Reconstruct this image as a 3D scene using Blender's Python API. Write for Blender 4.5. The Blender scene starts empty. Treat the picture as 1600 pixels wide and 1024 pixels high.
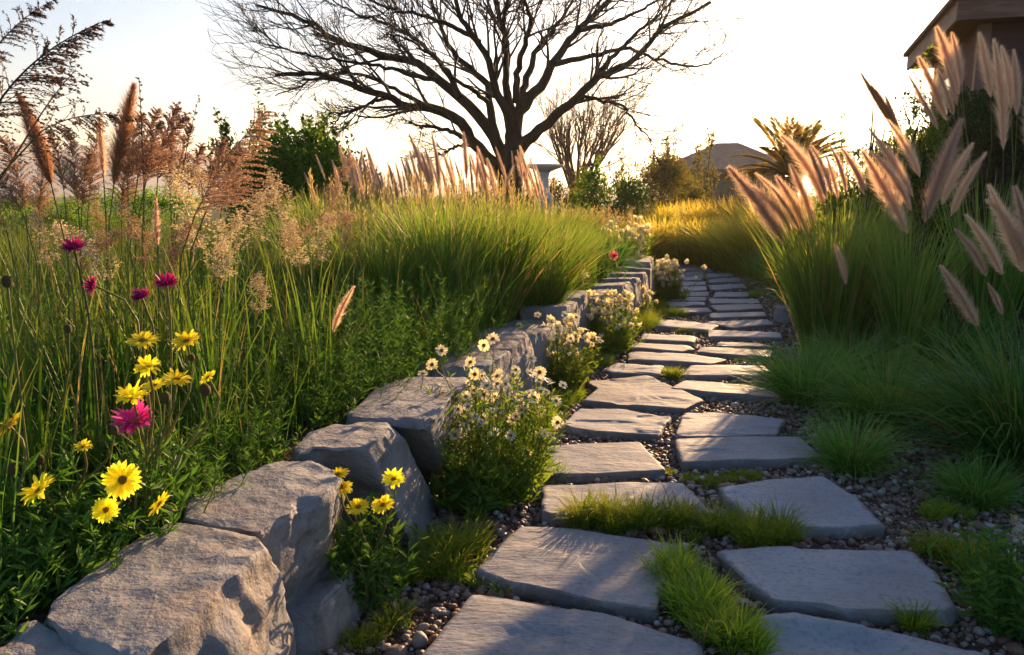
import bpy, math, random
import numpy as np
from mathutils import Matrix, Vector

# ------------------------------------------------------------------ camera, sky, sun, exposure
SC = bpy.context.scene
COL = SC.collection
F, CX, CY, H = 1256.0, 800.0, 512.0, 1.2
PITCH = math.atan(207 / 1256)
SP, CP = math.sin(PITCH), math.cos(PITCH)
cam_d = bpy.data.cameras.new('camera'); cam = bpy.data.objects.new('camera', cam_d); COL.objects.link(cam)
cam.location = (0, 0, H); cam.rotation_euler = (math.pi / 2 - PITCH, 0, 0)
cam_d.sensor_width = 36; cam_d.lens = 36 * F / 1600; cam_d.clip_start = 0.05; cam_d.clip_end = 30000
SC.camera = cam

SUN_EL, SUN_AZ = math.radians(13.0), math.radians(25.0)      # azimuth clockwise from +Y (towards +X)
SUN_STRENGTH, SKY_STRENGTH, EXPOSURE = 5.0, 0.066, 1.72
sun_d = bpy.data.lights.new('sun', 'SUN'); sun = bpy.data.objects.new('sun', sun_d); COL.objects.link(sun)
sun_d.energy = SUN_STRENGTH; sun_d.angle = math.radians(0.5); sun_d.color = (1.0, 0.62, 0.31)
sdir = Vector((math.sin(SUN_AZ) * math.cos(SUN_EL), math.cos(SUN_AZ) * math.cos(SUN_EL), math.sin(SUN_EL)))
sun.rotation_euler = (-sdir).to_track_quat('-Z', 'Y').to_euler()
sun.location = sdir * 60

world = bpy.data.worlds.new('World'); SC.world = world; world.use_nodes = True
wt = world.node_tree; wn = wt.nodes; wl = wt.links; wn.clear()
def N(tree, typ, **kw):
    n = tree.nodes.new(typ)
    for k, v in kw.items(): setattr(n, k, v)
    return n
sky = N(wt, 'ShaderNodeTexSky', sky_type='NISHITA', sun_disc=False, sun_elevation=SUN_EL, sun_rotation=SUN_AZ,
        altitude=100, air_density=1.2, dust_density=1.0, ozone_density=4.0)
bg = N(wt, 'ShaderNodeBackground'); bg.inputs['Strength'].default_value = SKY_STRENGTH
wl.new(sky.outputs[0], bg.inputs['Color'])
# the glare of the low sun itself, centred where the sun stands in the sky
gx, gy, gz = (500 / F, CP - (215 - CY) / F * SP, -SP - (215 - CY) / F * CP)
gl = math.sqrt(gx * gx + gy * gy + gz * gz)
tc = N(wt, 'ShaderNodeTexCoord')
dot = N(wt, 'ShaderNodeVectorMath', operation='DOT_PRODUCT'); dot.inputs[1].default_value = (gx / gl, gy / gl, gz / gl)
wl.new(tc.outputs['Generated'], dot.inputs[0])
mx = N(wt, 'ShaderNodeMath', operation='MAXIMUM'); mx.inputs[1].default_value = 0; wl.new(dot.outputs['Value'], mx.inputs[0])
prev = bg
for pw, st, colr in ((6000, 22.0, (1, .82, .5)), (420, 1.6, (1, .62, .22)), (26, .3, (1, .62, .26)), (3.2, .02, (1, .85, .7))):
    p = N(wt, 'ShaderNodeMath', operation='POWER'); p.inputs[1].default_value = pw; wl.new(mx.outputs[0], p.inputs[0])
    m = N(wt, 'ShaderNodeMath', operation='MULTIPLY'); m.inputs[1].default_value = st; wl.new(p.outputs[0], m.inputs[0])
    b = N(wt, 'ShaderNodeBackground'); b.inputs['Color'].default_value = (*colr, 1); wl.new(m.outputs[0], b.inputs['Strength'])
    a = N(wt, 'ShaderNodeAddShader'); wl.new(prev.outputs[0], a.inputs[0]); wl.new(b.outputs[0], a.inputs[1]); prev = a
wo = N(wt, 'ShaderNodeOutputWorld'); wl.new(prev.outputs[0], wo.inputs['Surface'])

SC.view_settings.view_transform = 'Standard'; SC.view_settings.look = 'None'
SC.view_settings.exposure = EXPOSURE; SC.view_settings.gamma = 1.0
SC.render.engine = 'CYCLES'
SC.cycles.max_bounces = 7; SC.cycles.diffuse_bounces = 3; SC.cycles.transmission_bounces = 5
SC.cycles.glossy_bounces = 2; SC.cycles.transparent_max_bounces = 6; SC.cycles.caustics_reflective = False
SC.cycles.use_denoising = True
SC.cycles.use_adaptive_sampling = False
SC.cycles.sample_clamp_direct = 2.0
SC.cycles.sample_clamp_indirect = 6

rng = np.random.default_rng(7)
random.seed(7)
U = lambda a, b, n=None: rng.uniform(a, b, n)

# ------------------------------------------------------------------ picture point -> place
def ray(px, py):
    u, v = (px - CX) / F, (py - CY) / F
    return np.array([u, CP - v * SP, -SP - v * CP])
def gp(px, py, z=0.0):
    r = ray(px, py); return np.array([0, 0, H]) + r * ((z - H) / r[2])
def at(px, py, y):
    r = ray(px, py); return np.array([0, 0, H]) + r * (y / r[1])

# ------------------------------------------------------------------ noise
def _h(i, j, k):
    n = (i * 374761393 + j * 668265263 + k * 1442695041) & 0xffffffff
    n = ((n ^ (n >> 13)) * 1274126177) & 0xffffffff
    return ((n ^ (n >> 16)) & 0xffff) / 65535.0
def vn(P):
    P = np.asarray(P, float); I = np.floor(P).astype(np.int64); f = P - I; f = f * f * (3 - 2 * f)
    o = 0
    for a in (0, 1):
        for b in (0, 1):
            for c in (0, 1):
                w = (f[..., 0] if a else 1 - f[..., 0]) * (f[..., 1] if b else 1 - f[..., 1]) * (f[..., 2] if c else 1 - f[..., 2])
                o = o + w * _h(I[..., 0] + a, I[..., 1] + b, I[..., 2] + c)
    return o * 2 - 1
def fbm(P, octv=4):
    o, a, s = 0, 1.0, 0
    for i in range(octv):
        o = o + a * vn(np.asarray(P) * 2 ** i + 17.3 * i); s += a; a *= .5
    return o / s

# ------------------------------------------------------------------ mesh building
class MB:
    def __init__(s): s.V, s.Q, s.T, s.r, s.t, s.n = [], [], [], [], [], 0
    def add(s, V, Q=None, T=None, r=None, t=None):
        V = np.asarray(V, float).reshape(-1, 3); k = len(V)
        s.V.append(V)
        if Q is not None and len(Q): s.Q.append(np.asarray(Q, np.int64).reshape(-1, 4) + s.n)
        if T is not None and len(T): s.T.append(np.asarray(T, np.int64).reshape(-1, 3) + s.n)
        s.r.append(np.broadcast_to(np.asarray(0.5 if r is None else r, float), (k,)))
        s.t.append(np.broadcast_to(np.asarray(0.5 if t is None else t, float), (k,)))
        s.n += k
        return s
    def mesh(s, name, mat, smooth=True, sub=None, sharp=0):
        V = np.concatenate(s.V)
        if sub is not None: V = V - np.asarray(sub)
        Q = np.concatenate(s.Q) if s.Q else np.zeros((0, 4), np.int64)
        T = np.concatenate(s.T) if s.T else np.zeros((0, 3), np.int64)
        me = bpy.data.meshes.new(name)
        me.vertices.add(len(V)); me.vertices.foreach_set('co', V.astype(np.float32).ravel())
        lp = np.concatenate([Q.ravel(), T.ravel()]).astype(np.int32)
        me.loops.add(len(lp)); me.loops.foreach_set('vertex_index', lp)
        st = np.concatenate([np.arange(len(Q)) * 4, len(Q) * 4 + np.arange(len(T)) * 3]).astype(np.int32)
        me.polygons.add(len(st)); me.polygons.foreach_set('loop_start', st)
        me.polygons.foreach_set('use_smooth', np.full(len(st), smooth, bool))
        for nm, arr in (('r', s.r), ('t', s.t)):
            a = me.attributes.new(nm, 'FLOAT', 'POINT'); a.data.foreach_set('value', np.concatenate(arr).astype(np.float32))
        me.update(calc_edges=True); me.validate()
        if mat: me.materials.append(mat)
        if sharp: me.set_sharp_from_angle(angle=math.radians(sharp))
        return me

def nrm(a): return a / np.maximum(np.linalg.norm(a, axis=-1, keepdims=True), 1e-9)

def strips(P, W, side, r=None):
    """ribbons: P (n,k,3) spines, W (n,k) half widths, side (n,k,3)"""
    n, k, _ = P.shape
    V = np.stack([P - side * W[..., None], P + side * W[..., None]], 2).reshape(-1, 3)
    b = (np.arange(n)[:, None] * k + np.arange(k - 1)[None]) * 2
    Q = np.stack([b, b + 1, b + 3, b + 2], -1).reshape(-1, 4)
    if r is None: r = rng.random(n)
    R = np.repeat(np.asarray(r), k * 2); T = np.tile(np.repeat(np.linspace(0, 1, k), 2), n)
    return V, Q, None, R, T

def blades(base, az, L, w, lean, curve, seg=4, pw=1.5, twist=1.0):
    n = len(base); t = np.linspace(0, 1, seg + 1)
    hx, hy = np.sin(az), np.cos(az)
    P = np.zeros((n, seg + 1, 3)); P[:, 0] = base; Tn = np.zeros_like(P)
    for k in range(seg + 1):
        th = lean + curve * t[k] ** pw
        Tn[:, k] = np.stack([np.sin(th) * hx, np.sin(th) * hy, np.cos(th)], -1)
        if k < seg:
            th2 = lean + curve * ((t[k] + t[k + 1]) / 2) ** pw
            P[:, k + 1] = P[:, k] + (L / seg)[:, None] * np.stack([np.sin(th2) * hx, np.sin(th2) * hy, np.cos(th2)], -1)
    s0 = np.stack([hy, -hx, 0 * hx], -1)[:, None, :] + 0 * P
    nn = np.cross(Tn, s0); ph = U(-1, 1, n)[:, None, None] * twist
    side = np.cos(ph) * s0 + np.sin(ph) * nn
    W = w[:, None] * .5 * np.clip(np.array([.75, 1, 1, .8, .12]) if seg == 4 else np.interp(t, [0, .4, .75, 1], [.8, 1, .8, .1]), .08, 1)[None]
    return strips(P, W, side)

def tubes(P, R, m=5, r=None):
    P = np.asarray(P, float); R = np.asarray(R, float); n, k, _ = P.shape
    Tn = nrm(np.gradient(P, axis=1)); ref = np.zeros_like(Tn); ref[..., 0] = .31; ref[..., 1] = .95; ref[..., 2] = .12
    A = nrm(np.cross(Tn, ref)); B = np.cross(Tn, A)
    an = np.arange(m) * 2 * math.pi / m
    V = P[:, :, None] + R[:, :, None, None] * (np.cos(an)[None, None, :, None] * A[:, :, None] + np.sin(an)[None, None, :, None] * B[:, :, None])
    b = np.arange(n)[:, None, None] * k * m + np.arange(k - 1)[None, :, None] * m
    j = np.arange(m)[None, None]; j2 = (j + 1) % m
    Q = np.stack([b + j, b + j2, b + m + j2, b + m + j], -1).reshape(-1, 4)
    if r is None: r = rng.random(n)
    return V.reshape(-1, 3), Q, None, np.repeat(r, k * m), np.tile(np.repeat(np.linspace(0, 1, k), m), n)

def leaves(base, d, L, w, r=None, fold=.25):
    """diamond leaves with a folded midrib"""
    n = len(base); d = nrm(d); a = nrm(rng.normal(size=(n, 3))); s = nrm(np.cross(d, a)); nn = np.cross(d, s)
    L = np.broadcast_to(L, (n,))[:, None]; w = np.broadcast_to(w, (n,))[:, None]
    mid = base + d * L * .45
    V = np.stack([base, mid + s * w * .5 + nn * w * fold, base + d * L, mid - s * w * .5 + nn * w * fold], 1).reshape(-1, 3)
    b = np.arange(n) * 4
    Tt = np.concatenate([np.stack([b, b + 1, b + 2], -1), np.stack([b, b + 2, b + 3], -1)])
    if r is None: r = rng.random(n)
    return V, None, Tt, np.repeat(r, 4), np.tile([0, .5, 1, .5], n)

# ------------------------------------------------------------------ objects
def tag(o, label=None, cat=None, group=None, kind=None):
    for k, v in (('label', label), ('category', cat), ('group', group), ('kind', kind)):
        if v: o[k] = v
    return o
def thing(name, label, cat, loc, group=None, rz=0, s=1):
    o = bpy.data.objects.new(name, None); COL.objects.link(o); o.location = loc; o.rotation_euler = (0, 0, rz); o.scale = (s, s, s)
    o.empty_display_size = .1
    return tag(o, label, cat, group, 'thing')
def part(name, me, parent=None, M=None, label=None):
    o = bpy.data.objects.new(name, me); COL.objects.link(o); o.parent = parent
    if M is not None: o.matrix_basis = M
    if label: o['label'] = label
    return o

# ------------------------------------------------------------------ materials
def newmat(name):
    m = bpy.data.materials.new(name); m.use_nodes = True; m.node_tree.nodes.clear()
    return m, m.node_tree
def ramp(t, stops, fac):
    n = N(t, 'ShaderNodeValToRGB'); e = n.color_ramp.elements
    while len(e) < len(stops): e.new(.5)
    for el, (p, c) in zip(e, stops): el.position = p; el.color = (*c, 1)
    t.links.new(fac, n.inputs[0]); return n.outputs[0]
def mixc(t, f, a, b, mode='MIX'):
    n = N(t, 'ShaderNodeMix', data_type='RGBA', blend_type=mode)
    if isinstance(f, (int, float)): n.inputs[0].default_value = f
    else: t.links.new(f, n.inputs[0])
    for i, c in ((6, a), (7, b)):
        if isinstance(c, tuple): n.inputs[i].default_value = (*c, 1)
        else: t.links.new(c, n.inputs[i])
    return n.outputs[2]
def leafmat(name, c1, c2, tip=None, transl=.45, rough=.55, tcol=1.0, spec=.25, tipstart=.55, tint=(1.25, 1.15, .6), straw=0):
    m, t = newmat(name)
    a = N(t, 'ShaderNodeAttribute', attribute_name='r'); b = N(t, 'ShaderNodeAttribute', attribute_name='t')
    oi = N(t, 'ShaderNodeObjectInfo')
    col = mixc(t, a.outputs['Fac'], c1, c2)
    if straw:
        lt = N(t, 'ShaderNodeMath', operation='GREATER_THAN'); lt.inputs[1].default_value = 1 - straw; t.links.new(a.outputs['Fac'], lt.inputs[0]); col = mixc(t, lt.outputs[0], col, (.36, .27, .11))
    if tip:
        mr = N(t, 'ShaderNodeMapRange'); mr.inputs[1].default_value = tipstart; t.links.new(b.outputs['Fac'], mr.inputs[0])
        col = mixc(t, mr.outputs[0], col, tip)
    hs = N(t, 'ShaderNodeHueSaturation')
    for inp, lo, hi in (('Hue', .488, .512), ('Value', .8, 1.2)):
        mr = N(t, 'ShaderNodeMapRange'); mr.inputs[3].default_value = lo; mr.inputs[4].default_value = hi
        t.links.new(oi.outputs['Random'], mr.inputs[0]); t.links.new(mr.outputs[0], hs.inputs[inp])
    t.links.new(col, hs.inputs['Color']); col = hs.outputs[0]
    p = N(t, 'ShaderNodeBsdfPrincipled'); p.inputs['Roughness'].default_value = rough; p.inputs['Specular IOR Level'].default_value = spec
    t.links.new(col, p.inputs['Base Color'])
    tr = N(t, 'ShaderNodeBsdfTranslucent')
    tl = mixc(t, 1.0, col, tuple(v * tcol for v in tint), 'MULTIPLY'); t.links.new(tl, tr.inputs['Color'])
    mxs = N(t, 'ShaderNodeMixShader'); mxs.inputs[0].default_value = transl
    t.links.new(p.outputs[0], mxs.inputs[1]); t.links.new(tr.outputs[0], mxs.inputs[2])
    o = N(t, 'ShaderNodeOutputMaterial'); t.links.new(mxs.outputs[0], o.inputs[0])
    return m
def solid(name, fn, rough=.8, bump=None, spec=.3):
    """fn(tree, coord) -> colour socket; bump(tree, coord) -> (height socket, distance)"""
    m, t = newmat(name)
    tc = N(t, 'ShaderNodeTexCoord')
    p = N(t, 'ShaderNodeBsdfPrincipled'); p.inputs['Roughness'].default_value = rough; p.inputs['Specular IOR Level'].default_value = spec
    c = fn(t, tc.outputs['Object'])
    if isinstance(c, tuple): p.inputs['Base Color'].default_value = (*c, 1)
    else: t.links.new(c, p.inputs['Base Color'])
    if bump:
        h, dist = bump(t, tc.outputs['Object'])
        bn = N(t, 'ShaderNodeBump'); bn.inputs['Distance'].default_value = dist; bn.inputs['Strength'].default_value = 1.0
        t.links.new(h, bn.inputs['Height']); t.links.new(bn.outputs[0], p.inputs['Normal'])
    o = N(t, 'ShaderNodeOutputMaterial'); t.links.new(p.outputs[0], o.inputs[0])
    return m
def noise(t, co, scale, detail=6, rough=.6, sc=(1, 1, 1), rot=0, off=None):
    mp = N(t, 'ShaderNodeMapping'); mp.inputs['Scale'].default_value = sc; mp.inputs['Rotation'].default_value = (0, 0, rot)
    t.links.new(co, mp.inputs['Vector'])
    oi = N(t, 'ShaderNodeObjectInfo'); ml = N(t, 'ShaderNodeMath', operation='MULTIPLY'); ml.inputs[1].default_value = 40
    t.links.new(oi.outputs['Random'], ml.inputs[0]); cx = N(t, 'ShaderNodeCombineXYZ')
    t.links.new(ml.outputs[0], cx.inputs[0]); t.links.new(ml.outputs[0], cx.inputs[1]); t.links.new(cx.outputs[0], mp.inputs['Location'])
    n = N(t, 'ShaderNodeTexNoise'); n.inputs['Scale'].default_value = scale; n.inputs['Detail'].default_value = detail
    n.inputs['Roughness'].default_value = rough; t.links.new(mp.outputs[0], n.inputs['Vector'])
    return n.outputs['Fac']
def madd(t, a, b, k):
    n = N(t, 'ShaderNodeMath', operation='MULTIPLY_ADD'); t.links.new(b, n.inputs[0]); n.inputs[1].default_value = k; t.links.new(a, n.inputs[2]); return n.outputs[0]

def slab_col(t, co):
    c = ramp(t, ((.3, (.185, .195, .235)), (.5, (.25, .262, .30)), (.68, (.32, .32, .34))), noise(t, co, 2.2, 8, .65))
    c = mixc(t, ramp(t, ((.5, (0, 0, 0)), (.75, (.45, .45, .45))), noise(t, co, 5, 5, .6, off=1)), c, (.30, .25, .20))
    c = mixc(t, ramp(t, ((.66, (0, 0, 0)), (.72, (.5, .5, .5))), noise(t, co, 3.1, 3, .5, sc=(1, 1.6, 1), rot=.7)), c, (.42, .43, .45))
    c = mixc(t, ramp(t, ((.35, (.5, .5, .5)), (.5, (0, 0, 0))), noise(t, co, 60, 3)), c, (.15, .145, .15))
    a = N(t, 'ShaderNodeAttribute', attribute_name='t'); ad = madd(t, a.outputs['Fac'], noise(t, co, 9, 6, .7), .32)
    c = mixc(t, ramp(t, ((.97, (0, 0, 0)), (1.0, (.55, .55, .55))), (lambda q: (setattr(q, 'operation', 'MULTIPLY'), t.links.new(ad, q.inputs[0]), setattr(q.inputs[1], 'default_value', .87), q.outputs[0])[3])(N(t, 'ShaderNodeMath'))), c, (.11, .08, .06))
    oi = N(t, 'ShaderNodeObjectInfo'); hs = N(t, 'ShaderNodeHueSaturation'); mr = N(t, 'ShaderNodeMapRange'); mr.inputs[3].default_value = .8; mr.inputs[4].default_value = 1.2
    t.links.new(oi.outputs['Random'], mr.inputs[0]); t.links.new(mr.outputs[0], hs.inputs['Value']); t.links.new(c, hs.inputs['Color'])
    return hs.outputs[0]
def slab_bump(t, co):
    h = noise(t, co, 5, 8, .6, sc=(.7, 2.0, 1), rot=.15)
    st = N(t, 'ShaderNodeMath', operation='SNAP'); st.inputs[1].default_value = .06
    t.links.new(noise(t, co, 2.4, 4, .55, sc=(.8, 1.7, 1), rot=-.3), st.inputs[0])
    h = madd(t, h, st.outputs[0], 1.3)
    return madd(t, h, noise(t, co, 45, 4, .6, sc=(.6, 1.5, 1)), .25), .013
M_SLAB = solid('flagstone', slab_col, .72, slab_bump, .35)
def rock_col(t, co):
    c = ramp(t, ((.3, (.15, .155, .175)), (.5, (.215, .22, .24)), (.7, (.29, .285, .29))), noise(t, co, 5, 9, .68))
    c = mixc(t, ramp(t, ((.5, (0, 0, 0)), (.7, (.6, .6, .6))), noise(t, co, 3.2, 6, .6)), c, (.30, .215, .15))
    return mixc(t, ramp(t, ((.3, (.6, .6, .6)), (.45, (0, 0, 0))), noise(t, co, 30, 4)), c, (.12, .11, .105))
def rock_bump(t, co):
    h = noise(t, co, 7, 9, .62, sc=(1, 1, 1.4))
    v = N(t, 'ShaderNodeTexVoronoi'); v.inputs['Scale'].default_value = 8; t.links.new(co, v.inputs['Vector'])
    h = madd(t, h, ramp(t, ((0, (0, 0, 0)), (.35, (1, 1, 1))), v.outputs['Distance']), .4)
    return madd(t, h, noise(t, co, 55, 4, .6), .18), .028
M_ROCK = solid('wall_rock', rock_col, .8, rock_bump, .3)
def peb_col(t, co):
    a = N(t, 'ShaderNodeAttribute', attribute_name='r')
    return mixc(t, ramp(t, ((.35, (.3, .3, .3)), (.7, (0, 0, 0))), noise(t, co, 80, 3)),
                ramp(t, ((0, (.09, .045, .03)), (.25, (.19, .10, .065)), (.45, (.16, .10, .08)), (.68, (.25, .18, .15)), (.88, (.31, .27, .25)), (1, (.50, .47, .45))), a.outputs['Fac']), (.08, .05, .04))
M_PEB = solid('pebble', peb_col, .6, lambda t, co: (noise(t, co, 120, 3), .003), .4)
def soil_col(t, co):
    near = ramp(t, ((.3, (.045, .03, .022)), (.6, (.11, .075, .055)), (.75, (.16, .12, .10))), noise(t, co, 30, 6))
    far = ramp(t, ((.3, (.05, .06, .02)), (.6, (.10, .11, .035)), (.8, (.16, .14, .06))), noise(t, co, .5, 6))
    sx = N(t, 'ShaderNodeSeparateXYZ'); t.links.new(co, sx.inputs[0])
    mr = N(t, 'ShaderNodeMapRange'); mr.inputs[1].default_value = 14; mr.inputs[2].default_value = 22; t.links.new(sx.outputs[1], mr.inputs[0])
    return mixc(t, mr.outputs[0], near, far)
M_SOIL = solid('soil', soil_col, .95, lambda t, co: (noise(t, co, 40, 6), .03), .1)
def bark_col(t, co):
    return ramp(t, ((.3, (.018, .012, .009)), (.6, (.04, .027, .019)), (.8, (.075, .05, .035))), noise(t, co, 4, 6, sc=(1, 1, .2)))
M_BARK = solid('bark', bark_col, .9, lambda t, co: (noise(t, co, 9, 6, sc=(1, 1, .15)), .05), .15)
M_TWIG = solid('twig_bark', lambda t, co: (.05, .034, .024), .85)
M_PALETWIG = solid('pale_twig_bark', lambda t, co: (.20, .13, .075), .85)

M_GRASS = leafmat('green_grass', (.05, .15, .014), (.12, .23, .025), (.20, .24, .05), straw=0.06)
M_STAND = leafmat('stand_grass', (.035, .13, .010), (.15, .31, .03), (.27, .36, .08), transl=.5, tipstart=.6, straw=0.09)
M_TALL = leafmat('tall_grass', (.045, .16, .02), (.16, .34, .05), (.28, .38, .09), transl=.5, straw=0.08)
M_HAZY = leafmat('pale_seed', (.30, .22, .12), (.44, .34, .20), transl=.5)
M_FINE = leafmat('fine_grass', (.045, .16, .022), (.15, .32, .05), (.21, .35, .08), transl=.5, straw=0.06)
M_GOLD = leafmat('golden_grass', (.15, .20, .015), (.34, .34, .035), (.58, .46, .10), transl=.66)
M_DARKG = leafmat('dark_grass', (.03, .13, .022), (.11, .26, .05), (.15, .28, .06), transl=.45, straw=0.07)  # deeper green for the arching grasses at the right edge
M_TUFT = leafmat('turf_tuft', (.12, .25, .012), (.24, .35, .028), (.33, .39, .06), transl=.5, straw=0.06)
M_BLUE = leafmat('blue_grass', (.03, .09, .06), (.05, .13, .085), transl=.3)
M_STALK = leafmat('stalk', (.12, .17, .04), (.22, .20, .07), transl=.3)
M_HERB = leafmat('herb_leaf', (.05, .14, .02), (.12, .23, .035), transl=.45)
M_LIME = leafmat('lime_leaf', (.10, .19, .02), (.21, .30, .04), transl=.5)
M_SHRUB = leafmat('shrub_leaf', (.07, .17, .015), (.18, .28, .03), transl=.58)
M_OLIVE = leafmat('olive_leaf', (.09, .10, .02), (.18, .15, .03), transl=.5)
M_HEDGE = leafmat('hedge_leaf', (.02, .055, .014), (.045, .09, .018), transl=.35)
M_PLUME = leafmat('plume_bristle', (.62, .48, .41), (.80, .66, .56), (.92, .80, .63), transl=.62, tcol=1.05, tint=(1.15, 1.0, .8))
M_RED = leafmat('red_plume_bristle', (.36, .19, .12), (.52, .30, .19), (.62, .40, .26), transl=.5, tint=(1.15, 1.0, .75))
M_PANI = leafmat('panicle', (.30, .19, .14), (.52, .37, .27), transl=.45, tint=(1.15, 1.0, .8))
M_DPANI = leafmat('dark_panicle', (.09, .055, .05), (.18, .11, .09), transl=.3, tcol=.9)
M_SPRAY = leafmat('spray_bloom', (.52, .44, .36), (.74, .66, .58), transl=.45, tcol=.9)
M_WHITE = leafmat('white_petal', (.75, .70, .58), (.82, .78, .68), transl=.45, tcol=.95)
M_YEL = leafmat('yellow_petal', (.84, .66, .02), (.90, .78, .04), (.92, .84, .09), transl=.55, tint=(1.1, 1.15, .6), tcol=1.0)
M_PINK = leafmat('magenta_petal', (.62, .02, .24), (.75, .05, .34), (.8, .12, .42), transl=.4, tcol=1.0, tint=(1.1, 1, 1.1))
M_CRIM = leafmat('crimson_petal', (.36, .008, .09), (.50, .015, .16), (.6, .06, .25), transl=.35, tint=(1.1, 1, 1.1))
M_POPPY = leafmat('poppy_petal', (.60, .03, .06), (.70, .08, .12), (.8, .4, .4), transl=.4, tint=(1.1, 1, 1.1))
def disc_c(a, b): return lambda t, co: ramp(t, ((.35, a), (.65, b)), noise(t, co, 9, 2))
M_DISC = solid('orange_disc', disc_c((.60, .26, .01), (.85, .48, .03)), .8, lambda t, co: (noise(t, co, 16, 2), .15))
M_YDISC = solid('yellow_disc', disc_c((.50, .28, .01), (.72, .48, .03)), .8, lambda t, co: (noise(t, co, 16, 2), .15))
M_DDISC = solid('dark_disc', disc_c((.05, .01, .02), (.14, .02, .04)), .8)
M_BUD = solid('bud', disc_c((.16, .14, .05), (.34, .22, .08)), .8, lambda t, co: (noise(t, co, 14, 2), .15))

# ------------------------------------------------------------------ ground with the raised bed behind the wall
WX = np.array([-.95, -.70, -.62, -.52, -.40, -.22, -.10, .12, .38, .58, 1.02, 1.34, 1.62, 1.70])   # right face of the wall
WY = np.array([-2.0, 1.0, 1.6, 2.3, 2.8, 3.4, 3.7, 4.5, 5.3, 5.95, 6.9, 7.85, 9.2, 10.2])
BED = .37
def sst(a, b, x):
    t = np.clip((x - a) / (b - a), 0, 1); return t * t * (3 - 2 * t)
def wallx(y): return np.interp(y, WY, WX)
def gz_(x, y):
    w = wallx(y) - .17
    e = sst(0, .10, w - x) * (1 - sst(9.0, 13, y))
    und = fbm(np.stack([x * .8, y * .8, 0 * x], -1), 3) * .03 * np.clip(np.abs(x - 1.2) - .8, 0, 1) + 0.0
    return BED * e + und * (e > .5) + und * .5 * (e <= .5)
def gz1(x, y): return float(gz_(np.array([x], float), np.array([y], float))[0])
xs = np.unique(np.concatenate([np.linspace(-2000, -60, 14), np.linspace(-60, -8, 24), np.linspace(-8, -1.6, 46), np.linspace(-1.6, 2.2, 100), np.linspace(2.2, 12, 40), np.linspace(12, 60, 20), np.linspace(60, 2000, 14)]))
ys = np.unique(np.concatenate([np.linspace(-60, -3, 8), np.linspace(-3, 1, 12), np.linspace(1, 10.5, 150), np.linspace(10.5, 40, 50), np.linspace(40, 2000, 16)]))
GX, GY = np.meshgrid(xs, ys); GZ = gz_(GX.ravel(), GY.ravel())
nx = len(xs); ii = (np.arange(len(ys) - 1)[:, None] * nx + np.arange(nx - 1)[None]).ravel()
mb = MB().add(np.stack([GX.ravel(), GY.ravel(), GZ], -1), np.stack([ii, ii + 1, ii + nx + 1, ii + nx], -1))
tag(part('ground', mb.mesh('ground', M_SOIL)), kind='structure')

# ------------------------------------------------------------------ mountains
mb = MB(); na, nr = 160, 14
A = np.radians(np.linspace(-64, 12, na)); Rr = np.linspace(1400, 1850, nr)
rid = 95 * np.exp(-((np.degrees(A) + 25) / 5) ** 2) + 75 * np.exp(-((np.degrees(A) + 33) / 6) ** 2) + 60 * np.exp(-((np.degrees(A) + 16) / 7) ** 2) + 55 * np.exp(-((np.degrees(A) + 50) / 10) ** 2) + 26
prof = np.sin(np.linspace(0, math.pi, nr)) ** .8
AA, RR = np.meshgrid(A, Rr)
Zm = prof[:, None] * rid[None] * (1 + .6 * fbm(np.stack([AA * 22, RR / 160, 0 * AA], -1), 5)) * .76 - 1
ii = (np.arange(nr - 1)[:, None] * na + np.arange(na - 1)[None]).ravel()
mb.add(np.stack([np.sin(AA) * RR, np.cos(AA) * RR, Zm], -1).reshape(-1, 3), np.stack([ii, ii + 1, ii + na + 1, ii + na], -1))
M_MTN = solid('mountain', lambda t, co: ramp(t, ((.35, (.16, .17, .19)), (.65, (.24, .24, .25))), noise(t, co, .018, 6)), 1.0, spec=0)
tag(part('mountains', mb.mesh('mountains', M_MTN)), kind='structure')

# ------------------------------------------------------------------ stones
def resample(P, n, rough=.01, seed=0, corner=.0):
    P = np.asarray(P, float); Q = np.vstack([P, P[:1]]); s = np.concatenate([[0], np.cumsum(np.linalg.norm(np.diff(Q, axis=0), axis=1))])
    u = np.linspace(0, s[-1], n, endpoint=False); R = np.stack([np.interp(u, s, Q[:, i]) for i in range(2)], -1)
    k = max(1, int(n * .012))
    for _ in range(k): R = (np.roll(R, 1, 0) + 2 * R + np.roll(R, -1, 0)) / 4
    tn = nrm(np.roll(R, -1, 0) - np.roll(R, 1, 0)); nn = np.stack([tn[:, 1], -tn[:, 0]], -1)
    d = fbm(np.stack([R[:, 0] * 7, R[:, 1] * 7, np.full(n, seed * 3.1)], -1), 4)
    return R + nn * (d * rough)[:, None]
def vnormals(V, Q, T):
    n = np.zeros_like(V)
    for Fc in (Q, T):
        if Fc is None or not len(Fc): continue
        fn = np.cross(V[Fc[:, 1]] - V[Fc[:, 0]], V[Fc[:, 2]] - V[Fc[:, 0]])
        for c in range(Fc.shape[1]): np.add.at(n, Fc[:, c], fn)
    return nrm(n)
def loft(rows, ctr_top):
    """rows: list of (n,3) rings top->bottom; closed at the top by a centre point, and a fan at the bottom"""
    n = len(rows[0]); V = np.vstack([ctr_top[None]] + rows + [rows[-1].mean(0)[None]])
    j = np.arange(n); j2 = (j + 1) % n; Q = []
    T = [np.stack([0 * j, 1 + j, 1 + j2], -1)]
    for k in range(len(rows) - 1):
        a = 1 + k * n; b = a + n; Q.append(np.stack([a + j, b + j, b + j2, a + j2], -1))
    e = 1 + (len(rows) - 1) * n; T.append(np.stack([e + j, 0 * j + len(V) - 1, e + j2], -1))
    return V, np.vstack(Q), np.vstack(T)
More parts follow.
